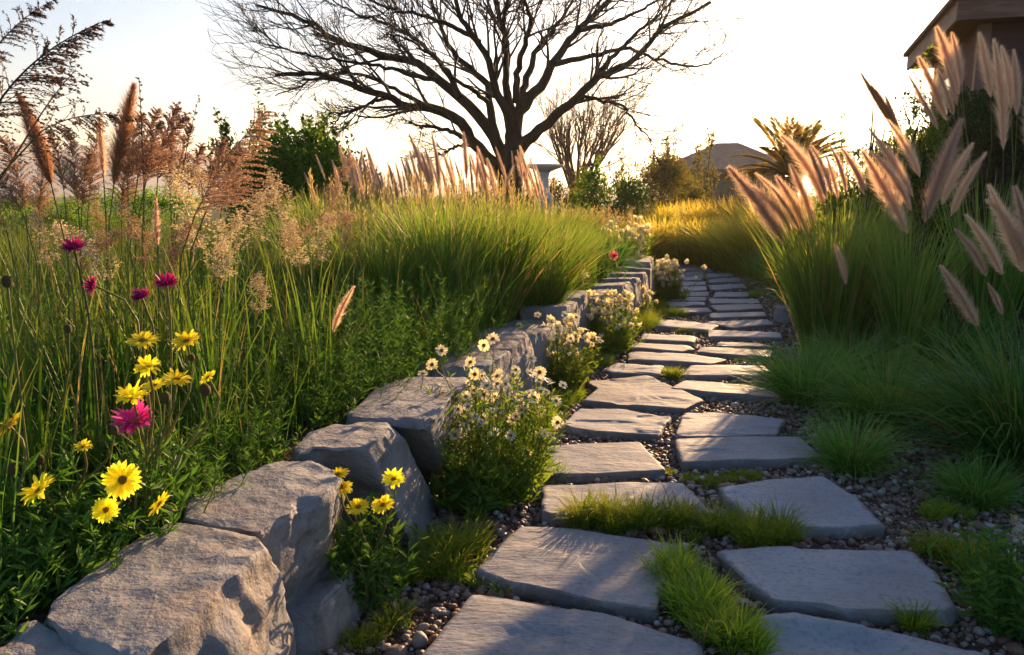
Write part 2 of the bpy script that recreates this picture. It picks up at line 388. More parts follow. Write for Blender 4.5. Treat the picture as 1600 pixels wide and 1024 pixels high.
def orient(P):
    P = np.asarray(P, float); x, y = P[:, 0], P[:, 1]
    return P if np.sum(x * np.roll(y, -1) - np.roll(x, -1) * y) > 0 else P[::-1]
SLABPOLY = []
def flagstone(poly, label, z=.045, seed=0, scoop=None, thick=.07):
    P = orient([gp(x, y, z)[:2] for x, y in poly]); SLABPOLY.append(P)
    c = P.mean(0); far = c[1] > 5
    n = 56 if far else 130
    R = resample(P, n, .012, seed)
    rows = []
    for s in ((.35, .7, .93) if far else (.12, .24, .36, .48, .6, .7, .8, .88, .94, .975)):
        rows.append(np.column_stack([c + (R - c) * s, np.full(n, z)]))
    und = .35 + .65 * (fbm(np.stack([R[:, 0] * 9, R[:, 1] * 9, np.full(n, seed + 5.)], -1), 3) * .5 + .5)
    rows.append(np.column_stack([R, z - .004 * und - .002]))
    tn = nrm(np.roll(R, -1, 0) - np.roll(R, 1, 0)); nn = np.stack([tn[:, 1], -tn[:, 0]], -1)
    for dz, off in ((.012, .003), (.03, .004), (.05, .000), (thick, -.008)):
        w = fbm(np.stack([R[:, 0] * 14, R[:, 1] * 14, np.full(n, dz * 60 + seed)], -1), 3) * .009
        rows.append(np.column_stack([R + nn * (off + w)[:, None], np.full(n, z - dz)]))
    V, Q, T = loft(rows, np.array([*c, z]))
    top = V[:, 2] > z - .008
    V[top, 2] += fbm(np.stack([V[top, 0] * 4, V[top, 1] * 4, np.full(top.sum(), seed * 2.7)], -1), 4) * .009
    # cleft layers: low steps where thin sheets have split off
    st = fbm(np.stack([V[:, 0] * 2.6, V[:, 1] * 4.5, np.full(len(V), seed * 1.9 + 50)], -1), 3)
    V[top, 2] -= .006 * sst(.18, .22, st[top]) 
    if scoop:
        q = gp(*scoop[0], z)[:2]; e = ((V[:, 0] - q[0]) / scoop[1]) ** 2 + ((V[:, 1] - q[1]) / scoop[2]) ** 2
        V[:, 2] -= np.where(V[:, 2] > .01, scoop[3] * sst(1.0, .45, e) if False else scoop[3] * (1 - sst(.45, 1.0, e)), 0)
    et = np.concatenate([[0], np.repeat(np.linspace(.1, 1, len(rows)) if False else np.clip([np.linalg.norm(r_[:, :2] - c, axis=1).mean() / np.linalg.norm(R - c, axis=1).mean() for r_ in rows], 0, 1), n), [1]])
    loc = np.array([*c, 0.]); me = MB().add(V, Q, T, None, et).mesh('flagstone', M_SLAB, True, sub=loc, sharp=38)
    o = part('flagstone', me); o.location = loc
    return tag(o, label, 'paving slab', 'flagstones of the garden path')
O_ = 'zeroth first second third fourth fifth sixth seventh eighth ninth tenth eleventh twelfth thirteenth fourteenth fifteenth sixteenth seventeenth eighteenth'.split()
slabs = [
 ([(738,924),(830,938),(960,962),(1095,1000),(1104,1075),(620,1075),(690,985)], 'nearest flagstone with a chipped pit, cut by the bottom edge of the picture'),
 ([(1180,965),(1240,954),(1390,985),(1545,1020),(1570,1075),(1205,1075)], 'grey flagstone with a large dark hollow at the bottom right of the path'),
 ([(742,890),(775,855),(812,818),(900,824),(1000,838),(1067,848),(1055,880),(1023,951),(945,942),(855,922),(785,905)], 'large blue-grey flagstone left of the curved strip of turf'),
 ([(1120,858),(1190,853),(1320,857),(1425,857),(1460,890),(1494,953),(1420,956),(1310,950),(1280,941),(1205,936),(1165,902)], 'wide shaded flagstone with pale blotches, right of the curved turf strip'),
 ([(848,757),(930,755),(1068,754),(1116,802),(1000,806),(900,805),(846,800)], 'flagstone half hidden behind the long turf strip, left of the square slab'),
 ([(1120,762),(1200,750),(1285,744),(1340,775),(1384,821),(1290,824),(1185,822)], 'shaded slab with fine lines behind the wide blotched slab'),
 ([(847,697),(930,693),(1000,690),(1040,732),(960,737),(885,740),(846,737)], 'sunlit slab with its left end beside the white daisy bush, fourth row'),
 ([(1053,686),(1150,682),(1250,681),(1287,712),(1200,718),(1065,722)], 'pointed sunlit slab reaching towards the small grass tuft, right of fourth row'),
 ([(905,638),(975,640),(1047,650),(1030,677),(935,672),(876,665)], 'sunlit left slab of the fifth row, in front of a strip of moss'),
 ([(1070,642),(1150,645),(1228,655),(1212,678),(1130,680),(1056,679)], 'right slab of the fifth row, touching the pointed slab before it'),
 ([(914,594),(1013,587),(1045,600),(1100,623),(1067,638),(990,633),(910,626),(934,608)], 'notched left slab of the sixth row with two small tufts on its edge'),
 ([(1069,594),(1161,599),(1220,607),(1221,619),(1130,614),(1047,606)], 'long right slab of the sixth row with a thick dark front edge'),
 ([(943,575),(963,566),(1038,570),(1031,583),(955,580)], None), ([(1078,570),(1197,572),(1206,586),(1066,584)], None),
 ([(984,549),(1071,552),(1138,561),(1111,568),(981,560)], None), ([(1093,542),(1208,546),(1201,557),(1089,550)], None),
 ([(990,535),(1075,539),(1086,545),(1060,549),(986,543)], None), ([(1122,534),(1183,535),(1210,541),(1120,540)], None),
 ([(1004,520),(1089,525),(1085,534),(1000,530)], None), ([(1107,516),(1221,519),(1221,527),(1107,526)], None),
 ([(1031,497),(1089,502),(1123,507),(1111,516),(1019,508)], None), ([(1100,502),(1201,499),(1210,507),(1143,511)], None),
 ([(1049,482),(1107,481),(1111,486),(1067,489)], None), ([(1107,489),(1194,486),(1199,493),(1111,496)], None),
 ([(1040,471),(1100,471),(1102,476),(1046,477)], None), ([(1107,477),(1190,475),(1192,482),(1121,485)], None),
 ([(1042,464),(1104,464),(1102,469),(1049,470)], None), ([(1107,466),(1183,466),(1187,472),(1111,474)], None),
 ([(1049,456),(1107,455),(1107,461),(1053,462)], None), ([(1118,456),(1168,455),(1170,462),(1114,464)], None),
 ([(1056,447),(1103,447),(1105,453),(1060,454)], None), ([(1107,445),(1161,443),(1167,449),(1111,452)], None),
 ([(1058,440),(1103,440),(1103,445),(1060,446)], None), ([(1109,436),(1154,434),(1158,439),(1107,442)], None),
 ([(1056,432),(1100,431),(1096,437),(1057,438)], None), ([(1103,428),(1143,426),(1147,431),(1107,434)], None),
 ([(1053,425),(1098,424),(1100,429),(1056,430)], 'fourth slab back from the far end of the path'), ([(1053,418),(1107,418),(1116,423),(1053,423)], 'third slab back from the far end of the path'),
 ([(1046,413),(1096,414),(1100,417),(1049,417)], 'last slab but one at the far end of the path'), ([(1036,405),(1072,408),(1085,412),(1046,412)], 'last small slab at the far bend of the path'),
]
for i, (poly, lab) in enumerate(slabs):
    if lab is None:
        lab = f"thin {'right' if i % 2 else 'left'} hand slab in the {O_[i // 2 + 1]} row of the path counting from the front"
    flagstone(poly, lab, seed=i, scoop=((1270, 1030), .30, .20, .035) if i == 1 else ((835, 990), .10, .05, .010) if i == 0 else None)

def rockify(V, Q, T, amp, fr, seed, planes=()):
    c = V.mean(0); rr_ = np.random.default_rng(seed + 100)
    planes = list(planes) + [((math.sin(a), math.cos(a), rr_.uniform(.2, 1.1)), rr_.uniform(.90, .975)) for a in rr_.uniform(0, 6.28, 9)]
    for pn, off in planes:
        pn = np.asarray(pn, float); pn /= np.linalg.norm(pn); d = (V - c) @ pn; m = off * d.max()
        ex = np.clip(d - m, 0, None); V = V - pn * (ex * .93)[:, None]
    n = vnormals(V, Q, T)
    V = V + n * (fbm(V * fr + seed * 9.7, 5) * amp)[:, None]
    V = V + n * (-np.abs(fbm(V * fr * 2.2 + seed * 3.3 + 40, 4)) * amp * .7)[:, None]
    k = 46 if seed <= 5 else 16                 # scallops broken out of the upright faces
    cand = np.where((np.abs(n[:, 2]) < .75) & (V[:, 2] > .03))[0]
    for q in rr_.choice(cand, k):
        rd = rr_.uniform(.018, .05) * (1 if seed <= 5 else .8); dd = np.linalg.norm((V - V[q]) * [1, 1, .75], axis=1) / rd; V = V - n[q] * (rd * .28 * (1 - sst(.35, 1.0, dd)))[:, None]
    # rough quarry ledges on the upright faces only
    led = fbm(np.stack([V[:, 0] * 4, V[:, 1] * 4, V[:, 2] * 16 + seed], -1), 3)
    V = V + n * (led * amp * 1.3 * (np.abs(n[:, 2]) < .6))[:, None]
    return V
def wall_stone(top, bot, zt, label, seed, planes=(), amp=.02, fr=5, tilt=(0, 0), edge=.025):
    """top / bot: world outlines (same order)"""
    top = np.asarray(top, float); bot = np.asarray(bot, float)
    if np.sum(top[:, 0] * np.roll(top[:, 1], -1) - np.roll(top[:, 0], -1) * top[:, 1]) < 0: top, bot = top[::-1], bot[::-1]
    n = 150; A = resample(top, n, .012, seed); B = resample(bot, n, .02, seed + 1); c = A.mean(0); rows = []
    zf = lambda XY: zt + (XY[:, 0] - c[0]) * tilt[0] + (XY[:, 1] - c[1]) * tilt[1]
    ed = edge / max(.12, np.ptp(A[:, 0]))
    for s in (.12, .24, .36, .48, .6, .7, .8, .89, 1 - ed):
        XY = c + (A - c) * s; rows.append(np.column_stack([XY, zf(XY)]))
    for v, dz in [(0, -edge * .35)] + [(q / 26, 0) for q in range(1, 27)]:
        XY = A + (B - A) * v; z = zf(A) * (1 - v) + (-.06) * v + dz; rows.append(np.column_stack([XY, z]))
    V, Q, T = loft(rows, np.array([*c, zt]))
    V = rockify(V, Q, T, amp, fr, seed, planes)
    loc = np.array([*c, 0.]); o = part('wall_stone', MB().add(V, Q, T).mesh('wall_stone', M_ROCK, True, sub=loc, sharp=32)); o.location = loc
    return tag(o, label, 'wall stone', 'dry stone retaining wall beside the path')
def pxpoly(pts, z): return np.array([gp(x, y, z)[:2] for x, y in pts])
def outward(P, dx=.0, dy=.0, g=1.0):
    c = P.mean(0); return c + (P - c) * g + np.array([dx, dy])
t = pxpoly([(-70,1010),(0,957),(38,950),(115,990),(190,1032),(120,1120),(-90,1130)], .42)
wall_stone(t, outward(t, .03, 0, 1.1), .42, 'lowest stone of the wall in the bottom left corner', 1, amp=.016)
G2 = lambda *p: np.array([gp(x, y, 0)[:2] for x, y in p])
t = pxpoly([(58,955),(160,876),(265,812),(345,826),(428,842),(345,915),(262,988),(200,1045),(120,1010)], .43)
b = outward(t, .03, .0, 1.03); b[3:5] = [gp(452, 945)[:2], gp(476, 962)[:2]]; b[5:7] = [gp(470, 1090)[:2], gp(455, 1200)[:2]]
wall_stone(t, b, .43, 'big pitted boulder with a rusty sunlit face, nearest in the wall', 2, amp=.016, edge=.012)
t = pxpoly([(255,802),(340,757),(432,718),(510,720),(548,728),(520,770),(460,805),(418,832),(340,822)], .43)
b = outward(t, .02, .02, 1.03); b[3:5] = [gp(500, 868)[:2], gp(528, 892)[:2]]; b[5:8] = [gp(516, 912)[:2], gp(494, 935)[:2], gp(470, 958)[:2]]
wall_stone(t, b, .43, 'flat-topped wall stone behind the small yellow daisy plant', 3, amp=.011, edge=.012)
t = pxpoly([(434,716),(470,680),(520,656),(612,658),(622,668),(572,699),(500,703)], .44)
b = np.vstack([outward(t, 0, 0, 1.0)[:3], G2((680, 765), (694, 782), (656, 852), (560, 838))])
wall_stone(t, b, .44, 'wedge-shaped wall stone with a sloping sunlit side', 4, amp=.010, edge=.014)
t = pxpoly([(532,653),(595,600),(640,585),(728,586),(738,592),(660,664),(600,659)], .44)
b = np.vstack([outward(t, 0, 0, 1.0)[:3], G2((742, 690), (752, 702), (704, 744), (640, 738))])
wall_stone(t, b, .44, 'broad pale-topped wall stone left of the white daisy bush', 5, amp=.011, edge=.014)
tb = pxpoly([(470,880),(500,860),(530,890),(520,935),(480,960)], .12)
wall_stone(np.array([(-.70, 1.95), (-.66, 2.35), (-.50, 2.42), (-.46, 2.2), (-.50, 1.98)]), np.array([(-.72, 1.9), (-.7, 2.4), (-.47, 2.48), (-.42, 2.2), (-.46, 1.94)]), .13,
           'low dark footing stone tucked under the flat-topped wall stone', 6, amp=.012)
segs = [(3.60, 4.08, .34, .41, 'wall stone behind the tops of the white daisy bush'), (4.08, 4.56, .33, .43, 'wall stone between the first and second white bushes'),
 (4.58, 5.2, .36, .40, 'low wall stone half hidden by the second white bush'), (5.2, 5.72, .30, .46, 'tall squared wall stone with a brown sunlit end'),
 (5.74, 6.10, .34, .47, 'narrow dark wall stone right behind the tall squared one'), (6.12, 6.58, .32, .42, 'wall stone topped by pale flowers of the third bush'),
 (6.62, 7.02, .30, .45, 'nearest of the upright row of wall stones past the third bush'), (7.06, 7.42, .30, .46, 'second of the upright row of wall stones past the third bush'),
 (7.46, 7.84, .32, .47, 'third of the upright row of wall stones past the third bush'), (7.88, 8.28, .34, .48, 'fourth of the upright row of wall stones, beside the far daisy mound'),
 (8.32, 9.15, .40, .52, 'last long stone at the far end of the wall')]
for i, (y0, y1, w, zt, lab) in enumerate(segs):
    j = U(-.02, .02, 8); lean = .0 if i not in (4,) else -.06
    x0, x1 = wallx(y0) + lean, wallx(y1) + lean
    t = np.array([(x0 - w, y0 + .07 + j[0]), (x1 - w, y1 + .02 + j[1]), (x1 - w * .4, y1 + .02), (x1 - .01 + j[2], y1 - .02), ((x0 + x1) / 2 + .01, (y0 + y1) / 2), (x0 + j[3], y0), (x0 - w * .5, y0 + .02)])
    wall_stone(t, outward(t, .025, 0, 1.06), zt, lab, 10 + i, amp=.010, fr=6, tilt=(U(-.08, .08), U(-.08, .08)), edge=.012)

def boulder(px, py, w, d, h, label, seed):
    c = gp(px, py); a = np.linspace(0, 2 * math.pi, 9, endpoint=False) + U(-.2, .2, 9)
    bt = np.stack([np.cos(a) * w * U(.42, .55, 9), np.sin(a) * d * U(.42, .55, 9)], -1); tp = bt * .78
    n = 60; A = resample(tp, n, .01, seed); B = resample(bt, n, .01, seed); rows = []
    for s in (.3, .6, .85): rows.append(np.column_stack([A * s, np.full(n, h)]))
    for v in (0.02, .15, .35, .6, 1): rows.append(np.column_stack([A + (B - A) * v, np.full(n, h * (1 - v) - .04 * v)]))
    V, Q, T = loft(rows, np.array([0, 0, h])); V = rockify(V, Q, T, .02, 6, seed, (((.3, -.8, .6), .85), ((-.8, -.2, .5), .85)))
    o = part('boulder', MB().add(V, Q, T).mesh('boulder', M_ROCK, sharp=32)); o.location = c
    tag(o, label, 'boulder')
boulder(1226, 503, .26, .28, .15, 'squat grey boulder in the gravel beside the tall right grass', 41)
boulder(1112, 412, .26, .3, .24, 'small dark boulder at the far right edge of the path', 42)
boulder(1480, 610, .55, .3, .10, 'low flat bluish stone in the shade between right hand grasses', 43)

# ------------------------------------------------------------------ gravel
def inpoly(P, poly):
    x, y = P[:, 0], P[:, 1]; r = np.zeros(len(P), bool); q = np.roll(poly, -1, 0)
    for (x0, y0), (x1, y1) in zip(poly, q):
        c = ((y0 > y) != (y1 > y)) & (x < (x1 - x0) * (y - y0) / (y1 - y0 + 1e-12) + x0); r ^= c
    return r
def ico(sub):
    g = (1 + 5 ** .5) / 2
    V = [(-1, g, 0), (1, g, 0), (-1, -g, 0), (1, -g, 0), (0, -1, g), (0, 1, g), (0, -1, -g), (0, 1, -g), (g, 0, -1), (g, 0, 1), (-g, 0, -1), (-g, 0, 1)]
    T = [(0, 11, 5), (0, 5, 1), (0, 1, 7), (0, 7, 10), (0, 10, 11), (1, 5, 9), (5, 11, 4), (11, 10, 2), (10, 7, 6), (7, 1, 8), (3, 9, 4), (3, 4, 2), (3, 2, 6), (3, 6, 8), (3, 8, 9), (4, 9, 5), (2, 4, 11), (6, 2, 10), (8, 6, 7), (9, 8, 1)]
    V = [np.array(v) / np.linalg.norm(v) for v in V]
    for _ in range(sub):
        cache = {}; T2 = []
        def mid(a, b):
            k = (min(a, b), max(a, b))
            if k not in cache: V.append(nrm(V[a] + V[b])); cache[k] = len(V) - 1
            return cache[k]
        for a, b, c in T:
            ab, bc, ca = mid(a, b), mid(b, c), mid(c, a); T2 += [(a, ab, ca), (b, bc, ab), (c, ca, bc), (ab, bc, ca)]
        T = T2
    return np.array(V), np.array(T)
def pebbles(mb, x0, x1, y0, y1, n, r0, r1, sub):
    P = np.stack([U(x0, x1, n), U(y0, y1, n)], -1)
    keep = (P[:, 0] > wallx(P[:, 1]) - .05) & (np.abs(P[:, 0]) < P[:, 1] * .72 + .3) & (P[:, 0] < P[:, 1] * .34 + 2.0)
    for s in SLABPOLY: keep &= ~inpoly(P, s)
    P = P[keep]; n = len(P); iv, it = ico(sub); nv = len(iv)
    rad = r0 + (r1 - r0) * rng.random(n) ** 2.2
    S = np.stack([U(.75, 1.25, n), U(.75, 1.25, n), U(.55, .9, n)], -1) * rad[:, None]
    lump = 1 + .2 * vn(iv[None] * 1.3 + rng.random((n, 1, 3)) * 90)
    V = iv[None] * lump[..., None] * S[:, None]
    a, b = U(0, 6.28, n), U(-.5, .5, n)
    ca, sa, cb, sb = np.cos(a)[:, None], np.sin(a)[:, None], np.cos(b)[:, None], np.sin(b)[:, None]
    X, Y, Z = V[..., 0], V[..., 1], V[..., 2]; Y, Z = Y * cb - Z * sb, Y * sb + Z * cb; X, Y = X * ca - Y * sa, X * sa + Y * ca
    zz = gz_(P[:, 0], P[:, 1]) + rad * U(.0, .75, n)
    V = np.stack([X + P[:, :1], Y + P[:, 1:], Z + zz[:, None]], -1)
    mb.add(V.reshape(-1, 3), None, (it[None] + (np.arange(n) * nv)[:, None, None]).reshape(-1, 3), np.repeat(rng.random(n), nv))
mb = MB()
pebbles(mb, -.9, 2.9, 1.5, 3.4, 21000, .004, .016, 1); pebbles(mb, -.9, 2.9, 1.5, 4.5, 260, .018, .03, 1); pebbles(mb, -.9, 2.9, 1.5, 3.0, 14000, .002, .005, 0)
pebbles(mb, -.6, 3.2, 3.4, 5.5, 17000, .007, .018, 0)
pebbles(mb, -.2, 4.0, 5.5, 9, 16000, .010, .020, 0)
pebbles(mb, 1.0, 5.0, 9, 15, 9000, .014, .026, 0)
tag(part('gravel', mb.mesh('gravel', M_PEB)), 'brown and grey pebble gravel around the flagstones', None, None, 'stuff')

# ------------------------------------------------------------------ plant pieces
def clump_mesh(name, mat, n, r, h, w, lean=.25, curve=.9, seg=4, hv=.3, pw=1.6):
    a = U(0, 6.28, n); rr = r * np.sqrt(rng.random(n)); az = a + rng.normal(0, .5, n)
    base = np.stack([np.sin(a) * rr, np.cos(a) * rr, np.full(n, -.02)], -1)
    L = h * (1 - hv * rng.random(n) ** 1.5) * np.where(rng.random(n) < .25, U(.35, .8, n), 1)
    ln = np.abs(rng.normal(lean * .6, lean * .5, n)) + lean * .6 * rr / r
    ln = ln + (rng.random(n) < .12) * U(.2, .7, n) * min(1, max(0, (lean - .13) / .25))
    cv = curve * U(.15, 1.2, n)
    return MB().add(*blades(base, az, L, w * U(.6, 1.3, n), ln, cv, seg, pw)).mesh(name, mat, True)

def plume_mesh(name, mat, n=2600, hair=.20, bend=.12, ang=(18, 46), w=.0042, taper=1.0, core=.35):
    t = rng.random(n) ** .92
    prof = np.clip(np.interp(t, [0, .08, .3, .6, .85, 1], [.35, .75, 1, .85, .5, .25]), 0, 1) ** taper
    az = U(0, 6.28, n); an = np.radians(U(ang[0], ang[1], n)); L = hair * prof * U(.45, 1.1, n)
    long_ = rng.random(n) < .12; L = np.where(long_, L * 1.45, L)
    sp = np.stack([bend * t ** 2, 0 * t, t * (1 - .12 * bend)], -1); tn = nrm(np.stack([2 * bend * t, 0 * t, np.ones(n)], -1))
    rad = np.stack([np.cos(az), np.sin(az), 0 * az], -1)
    d = nrm(tn * np.cos(an)[:, None] + rad * np.sin(an)[:, None])
    b = sp + rad * (core * .1 * prof * rng.random(n) * hair)[:, None]
    side = nrm(np.cross(d, rng.normal(size=(n, 3))))
    e = b + d * L[:, None] * (1 - t * .25)[:, None]; W = w * U(.6, 1.2, n)[:, None]
    V = np.stack([b - side * W * .5, b + side * W * .5, e], 1).reshape(-1, 3)
    q = np.arange(n) * 3
    mb = MB().add(V, None, np.stack([q, q + 1, q + 2], -1), np.repeat(rng.random(n), 3), np.tile([0, 0, 1.], n))
    ts = np.linspace(0, .97, 8); P = np.stack([bend * ts ** 2, 0 * ts, ts * (1 - .12 * bend)], -1)[None]
    mb.add(*tubes(P, np.linspace(.009, .003, 8)[None], 4))
    return mb.mesh(name, mat, False)

def panicle_mesh(name, mat, nb=70, blen=.32, spike=26, onesided=.0, bend=.25, sp_l=.022, sp_w=.0075, droop=.5):
    t = np.sort(U(.02, 1, nb)); mb = MB()
    ts = np.linspace(0, 1, 10); P = np.stack([bend * ts ** 2.2, 0 * ts, ts * (1 - .2 * bend)], -1)
    mb.add(*tubes(P[None], np.linspace(.007, .002, 10)[None], 4))
    b = np.stack([bend * t ** 2.2, 0 * t, t * (1 - .2 * bend)], -1)
    tn = nrm(np.stack([2.2 * bend * t ** 1.2, 0 * t, np.ones(nb)], -1))
    az = np.where(rng.random(nb) < onesided, rng.normal(0, .5, nb), U(0, 6.28, nb))
    rad = np.stack([np.cos(az), np.sin(az), 0 * az], -1)
    L = blen * np.interp(t, [0, .2, .6, 1], [.7, 1, .6, .15]) * U(.6, 1.1, nb)
    k = 6; s = np.linspace(0, 1, k); Bp = np.zeros((nb, k, 3)); Bp[:, 0] = b
    for i in range(1, k):
        a = .45 + .55 * s[i]; dd = nrm(tn * (1 - .35 * a) + rad * (.55 + .1 * a) + np.array([.25 * onesided, 0, -droop * s[i] ** 1.3]))
        Bp[:, i] = Bp[:, i - 1] + dd * (L / (k - 1))[:, None]
    mb.add(*tubes(Bp, np.tile(np.linspace(.0028, .001, k), (nb, 1)), 3))
    bi = np.repeat(np.arange(nb), spike); u = rng.random(len(bi)) ** .8 * (k - 1) * .999; i0 = u.astype(int); f = (u - i0)[:, None]
    pt = Bp[bi, i0] * (1 - f) + Bp[bi, i0 + 1] * f; dr = nrm(Bp[bi, i0 + 1] - Bp[bi, i0])
    d = dr + rng.normal(0, .45, (len(bi), 3)); mb.add(*leaves(pt, d, sp_l * U(.6, 1.3, len(bi)), sp_w))
    return mb.mesh(name, mat, False)

def spray_mesh(name, mat, n=46, w=.28, fl=9, bend=.2, ps=.02):
    """airy branched spray carrying clusters of tiny pale blooms"""
    mb = MB(); ts = np.linspace(0, 1, 10); sp = lambda t: np.stack([bend * t ** 2, .05 * np.sin(t * 5), t * .97], -1)
    mb.add(*tubes(sp(ts)[None], np.linspace(.008, .002, 10)[None], 3))
    t = U(.12, 1, n); az = U(0, 6.28, n); b = sp(t); L = w * np.interp(t, [0, .3, 1], [.6, 1, .3]) * U(.4, 1.1, n)
    d = nrm(np.stack([np.cos(az), np.sin(az), U(.2, 1.1, n)], -1)); e = b + d * L[:, None]
    md = (b + e) / 2 + np.array([0, 0, -.015]); mb.add(*tubes(np.stack([b, md, e], 1), np.tile([.0025, .002, .001], (n, 1)), 3))
    bi = np.repeat(np.arange(n), fl); c = e[bi] + rng.normal(0, .028, (len(bi), 3))
    for j in range(4):
        a = U(0, 6.28, len(c)); dd = np.stack([np.cos(a), np.sin(a), U(-.2, .8, len(c))], -1); mb.add(*leaves(c, dd, ps * U(.7, 1.3, len(c)), ps * .75))
    return mb.mesh(name, mat, False)

def daisy_meshes(key, npet, mat, dmat, pw=.26, cup=.15, disc=.28, layers=1, curl=.1):
    mb = MB()
    for ly in range(layers):
        a = np.arange(npet) * 2 * math.pi / npet + rng.normal(0, .06, npet) + ly * .15; k = 6; s = np.linspace(0, 1, k)
        R0, L = disc * .6, (1 - disc * .6) * U(.86, 1.04, npet) * (1 - .13 * ly)
        rr = R0 + L[:, None] * s[None]; el = cup * (1 + ly * .8) * s[None] * U(.3, 1.6, npet)[:, None] - curl * s[None] ** 3 * U(.2, 1.5, npet)[:, None]
        P = np.stack([rr * np.cos(a)[:, None], rr * np.sin(a)[:, None], el + .02 * ly], -1)
        side = np.stack([-np.sin(a), np.cos(a), U(-.25, .25, npet)], -1)[:, None] + 0 * P
        W = pw * .5 * np.interp(s, [0, .3, .7, .92, 1], [.45, .85, 1, .7, .18])[None] * U(.85, 1.1, npet)[:, None]
        mb.add(*strips(P, W, side))
    pet = mb.mesh(key + '_flower', mat, True)
    n = 14; rings = [np.column_stack([np.cos(np.arange(n) * 2 * math.pi / n) * disc * s, np.sin(np.arange(n) * 2 * math.pi / n) * disc * s, np.full(n, z)]) for s, z in ((.35, .105), (.7, .085), (.95, .04), (1, -.01), (.8, -.06), (.3, -.13))]
    V, Q, T = loft(rings, np.array([0, 0, .10])); V[:, 2] += .012 * vn(V * 22)
    return pet, MB().add(V, Q, T).mesh(key + '_disc', dmat)
DA_Y = [daisy_meshes('yellow', 24, M_YEL, M_DISC, .2 + .02 * q, .12 + .1 * q, .25, 2, .1 + .1 * q) for q in range(3)]
DA_P = daisy_meshes('magenta', 26, M_PINK, M_DISC, .2, .3, .18, 2, .1)
DA_C = daisy_meshes('crimson', 34, M_CRIM, M_CRIM, .16, .22, .5, 3, .16)
DA_W = [daisy_meshes('white', 14, M_WHITE, M_YDISC, .34, .2, .3, 1, .12) for _ in range(3)]
DA_W2 = [daisy_meshes('pale', 10, M_WHITE, M_YDISC, .42, .55, .3, 2, .2) for _ in range(2)]
DA_R = daisy_meshes('poppy', 6, M_POPPY, M_DDISC, .85, .35, .34, 1, .1)
biv, bit = ico(2); bv = biv * [.8, .8, 1]; bv = bv * (1 + .06 * vn(bv * 6))[:, None]; bv[:, 2] += .7
ME_BUD = MB().add(bv, None, bit).mesh('bud', M_BUD)

def frame(d, ref=(0, 0, -1)):
    z = Vector(d).normalized(); x = Vector(ref) - z * Vector(ref).dot(z)
    if x.length < 1e-4: x = Vector((1, 0, 0)) - z * z.x
    x.normalize(); y = z.cross(x)
    return Matrix((x, y, z)).transposed()
def stem_pts(a, b, d, k=7, bow=.35):
    """from a up to b arriving along direction d"""
    a, b, d = map(np.asarray, (a, b, d)); L = np.linalg.norm(b - a); c1 = a + np.array([0, 0, L * bow]); c2 = b - nrm(d) * L * .35
    t = np.linspace(0, 1, k)[:, None]; return (1 - t) ** 3 * a + 3 * (1 - t) ** 2 * t * c1 + 3 * (1 - t) * t * t * c2 + t ** 3 * b
def head(name, me, root, base, tip, ground, sr=.003, smat=None, scale=None, sname='stem', roll=0.):
    """a plume / panicle / spray with its own stem, placed in the world; root is the plant"""
    base, tip = np.asarray(base, float), np.asarray(tip, float); d = tip - base; L = np.linalg.norm(d) if scale is None else scale
    rl = np.array(root.location); M = Matrix.Translation(Vector(base - rl)) @ (frame(d).to_4x4() @ Matrix.Rotation(roll + U(-.7, .7), 4, 'Z')) @ Matrix.Diagonal((*(lambda w: (L * w, L * w))(U(.62, 1.12) if name == 'plume' else U(.9, 1.35)), L, 1))
    o = part(name, me, root, M)
    P = stem_pts(ground, base, d); mb = MB().add(*tubes((P - rl)[None], np.linspace(sr * 1.3, sr * .8, len(P))[None], 4))
    Mi = np.array(M.inverted()); V = mb.V[0] @ Mi[:3, :3].T + Mi[:3, 3]; mb.V[0] = V
    part(sname, mb.mesh(sname, smat or M_STALK), o)
    return o
def flower(root, ms, p, nrmv, size, ground=None, sr=.003, name='flower', smat=None):
    rl = np.array(root.location); M = Matrix.Translation(Vector(np.asarray(p) - rl)) @ frame(nrmv, (U(-1, 1), U(-1, 1), U(-1, 1))).to_4x4() @ Matrix.Scale(size, 4)
    o = part(name, ms[0], root, M); part('disc', ms[1], o)
    if ground is not None:
        P = stem_pts(ground, np.asarray(p) - np.asarray(nrmv) / np.linalg.norm(nrmv) * size * .12, nrmv, 8, .5) - rl
        mb = MB().add(*tubes(P[None], np.linspace(sr * 1.3, sr, 8)[None], 5)); Mi = np.array(M.inverted()); mb.V[0] = mb.V[0] @ Mi[:3, :3].T + Mi[:3, 3]
        part('stem', mb.mesh('stem', smat or M_STALK), o)
    return o

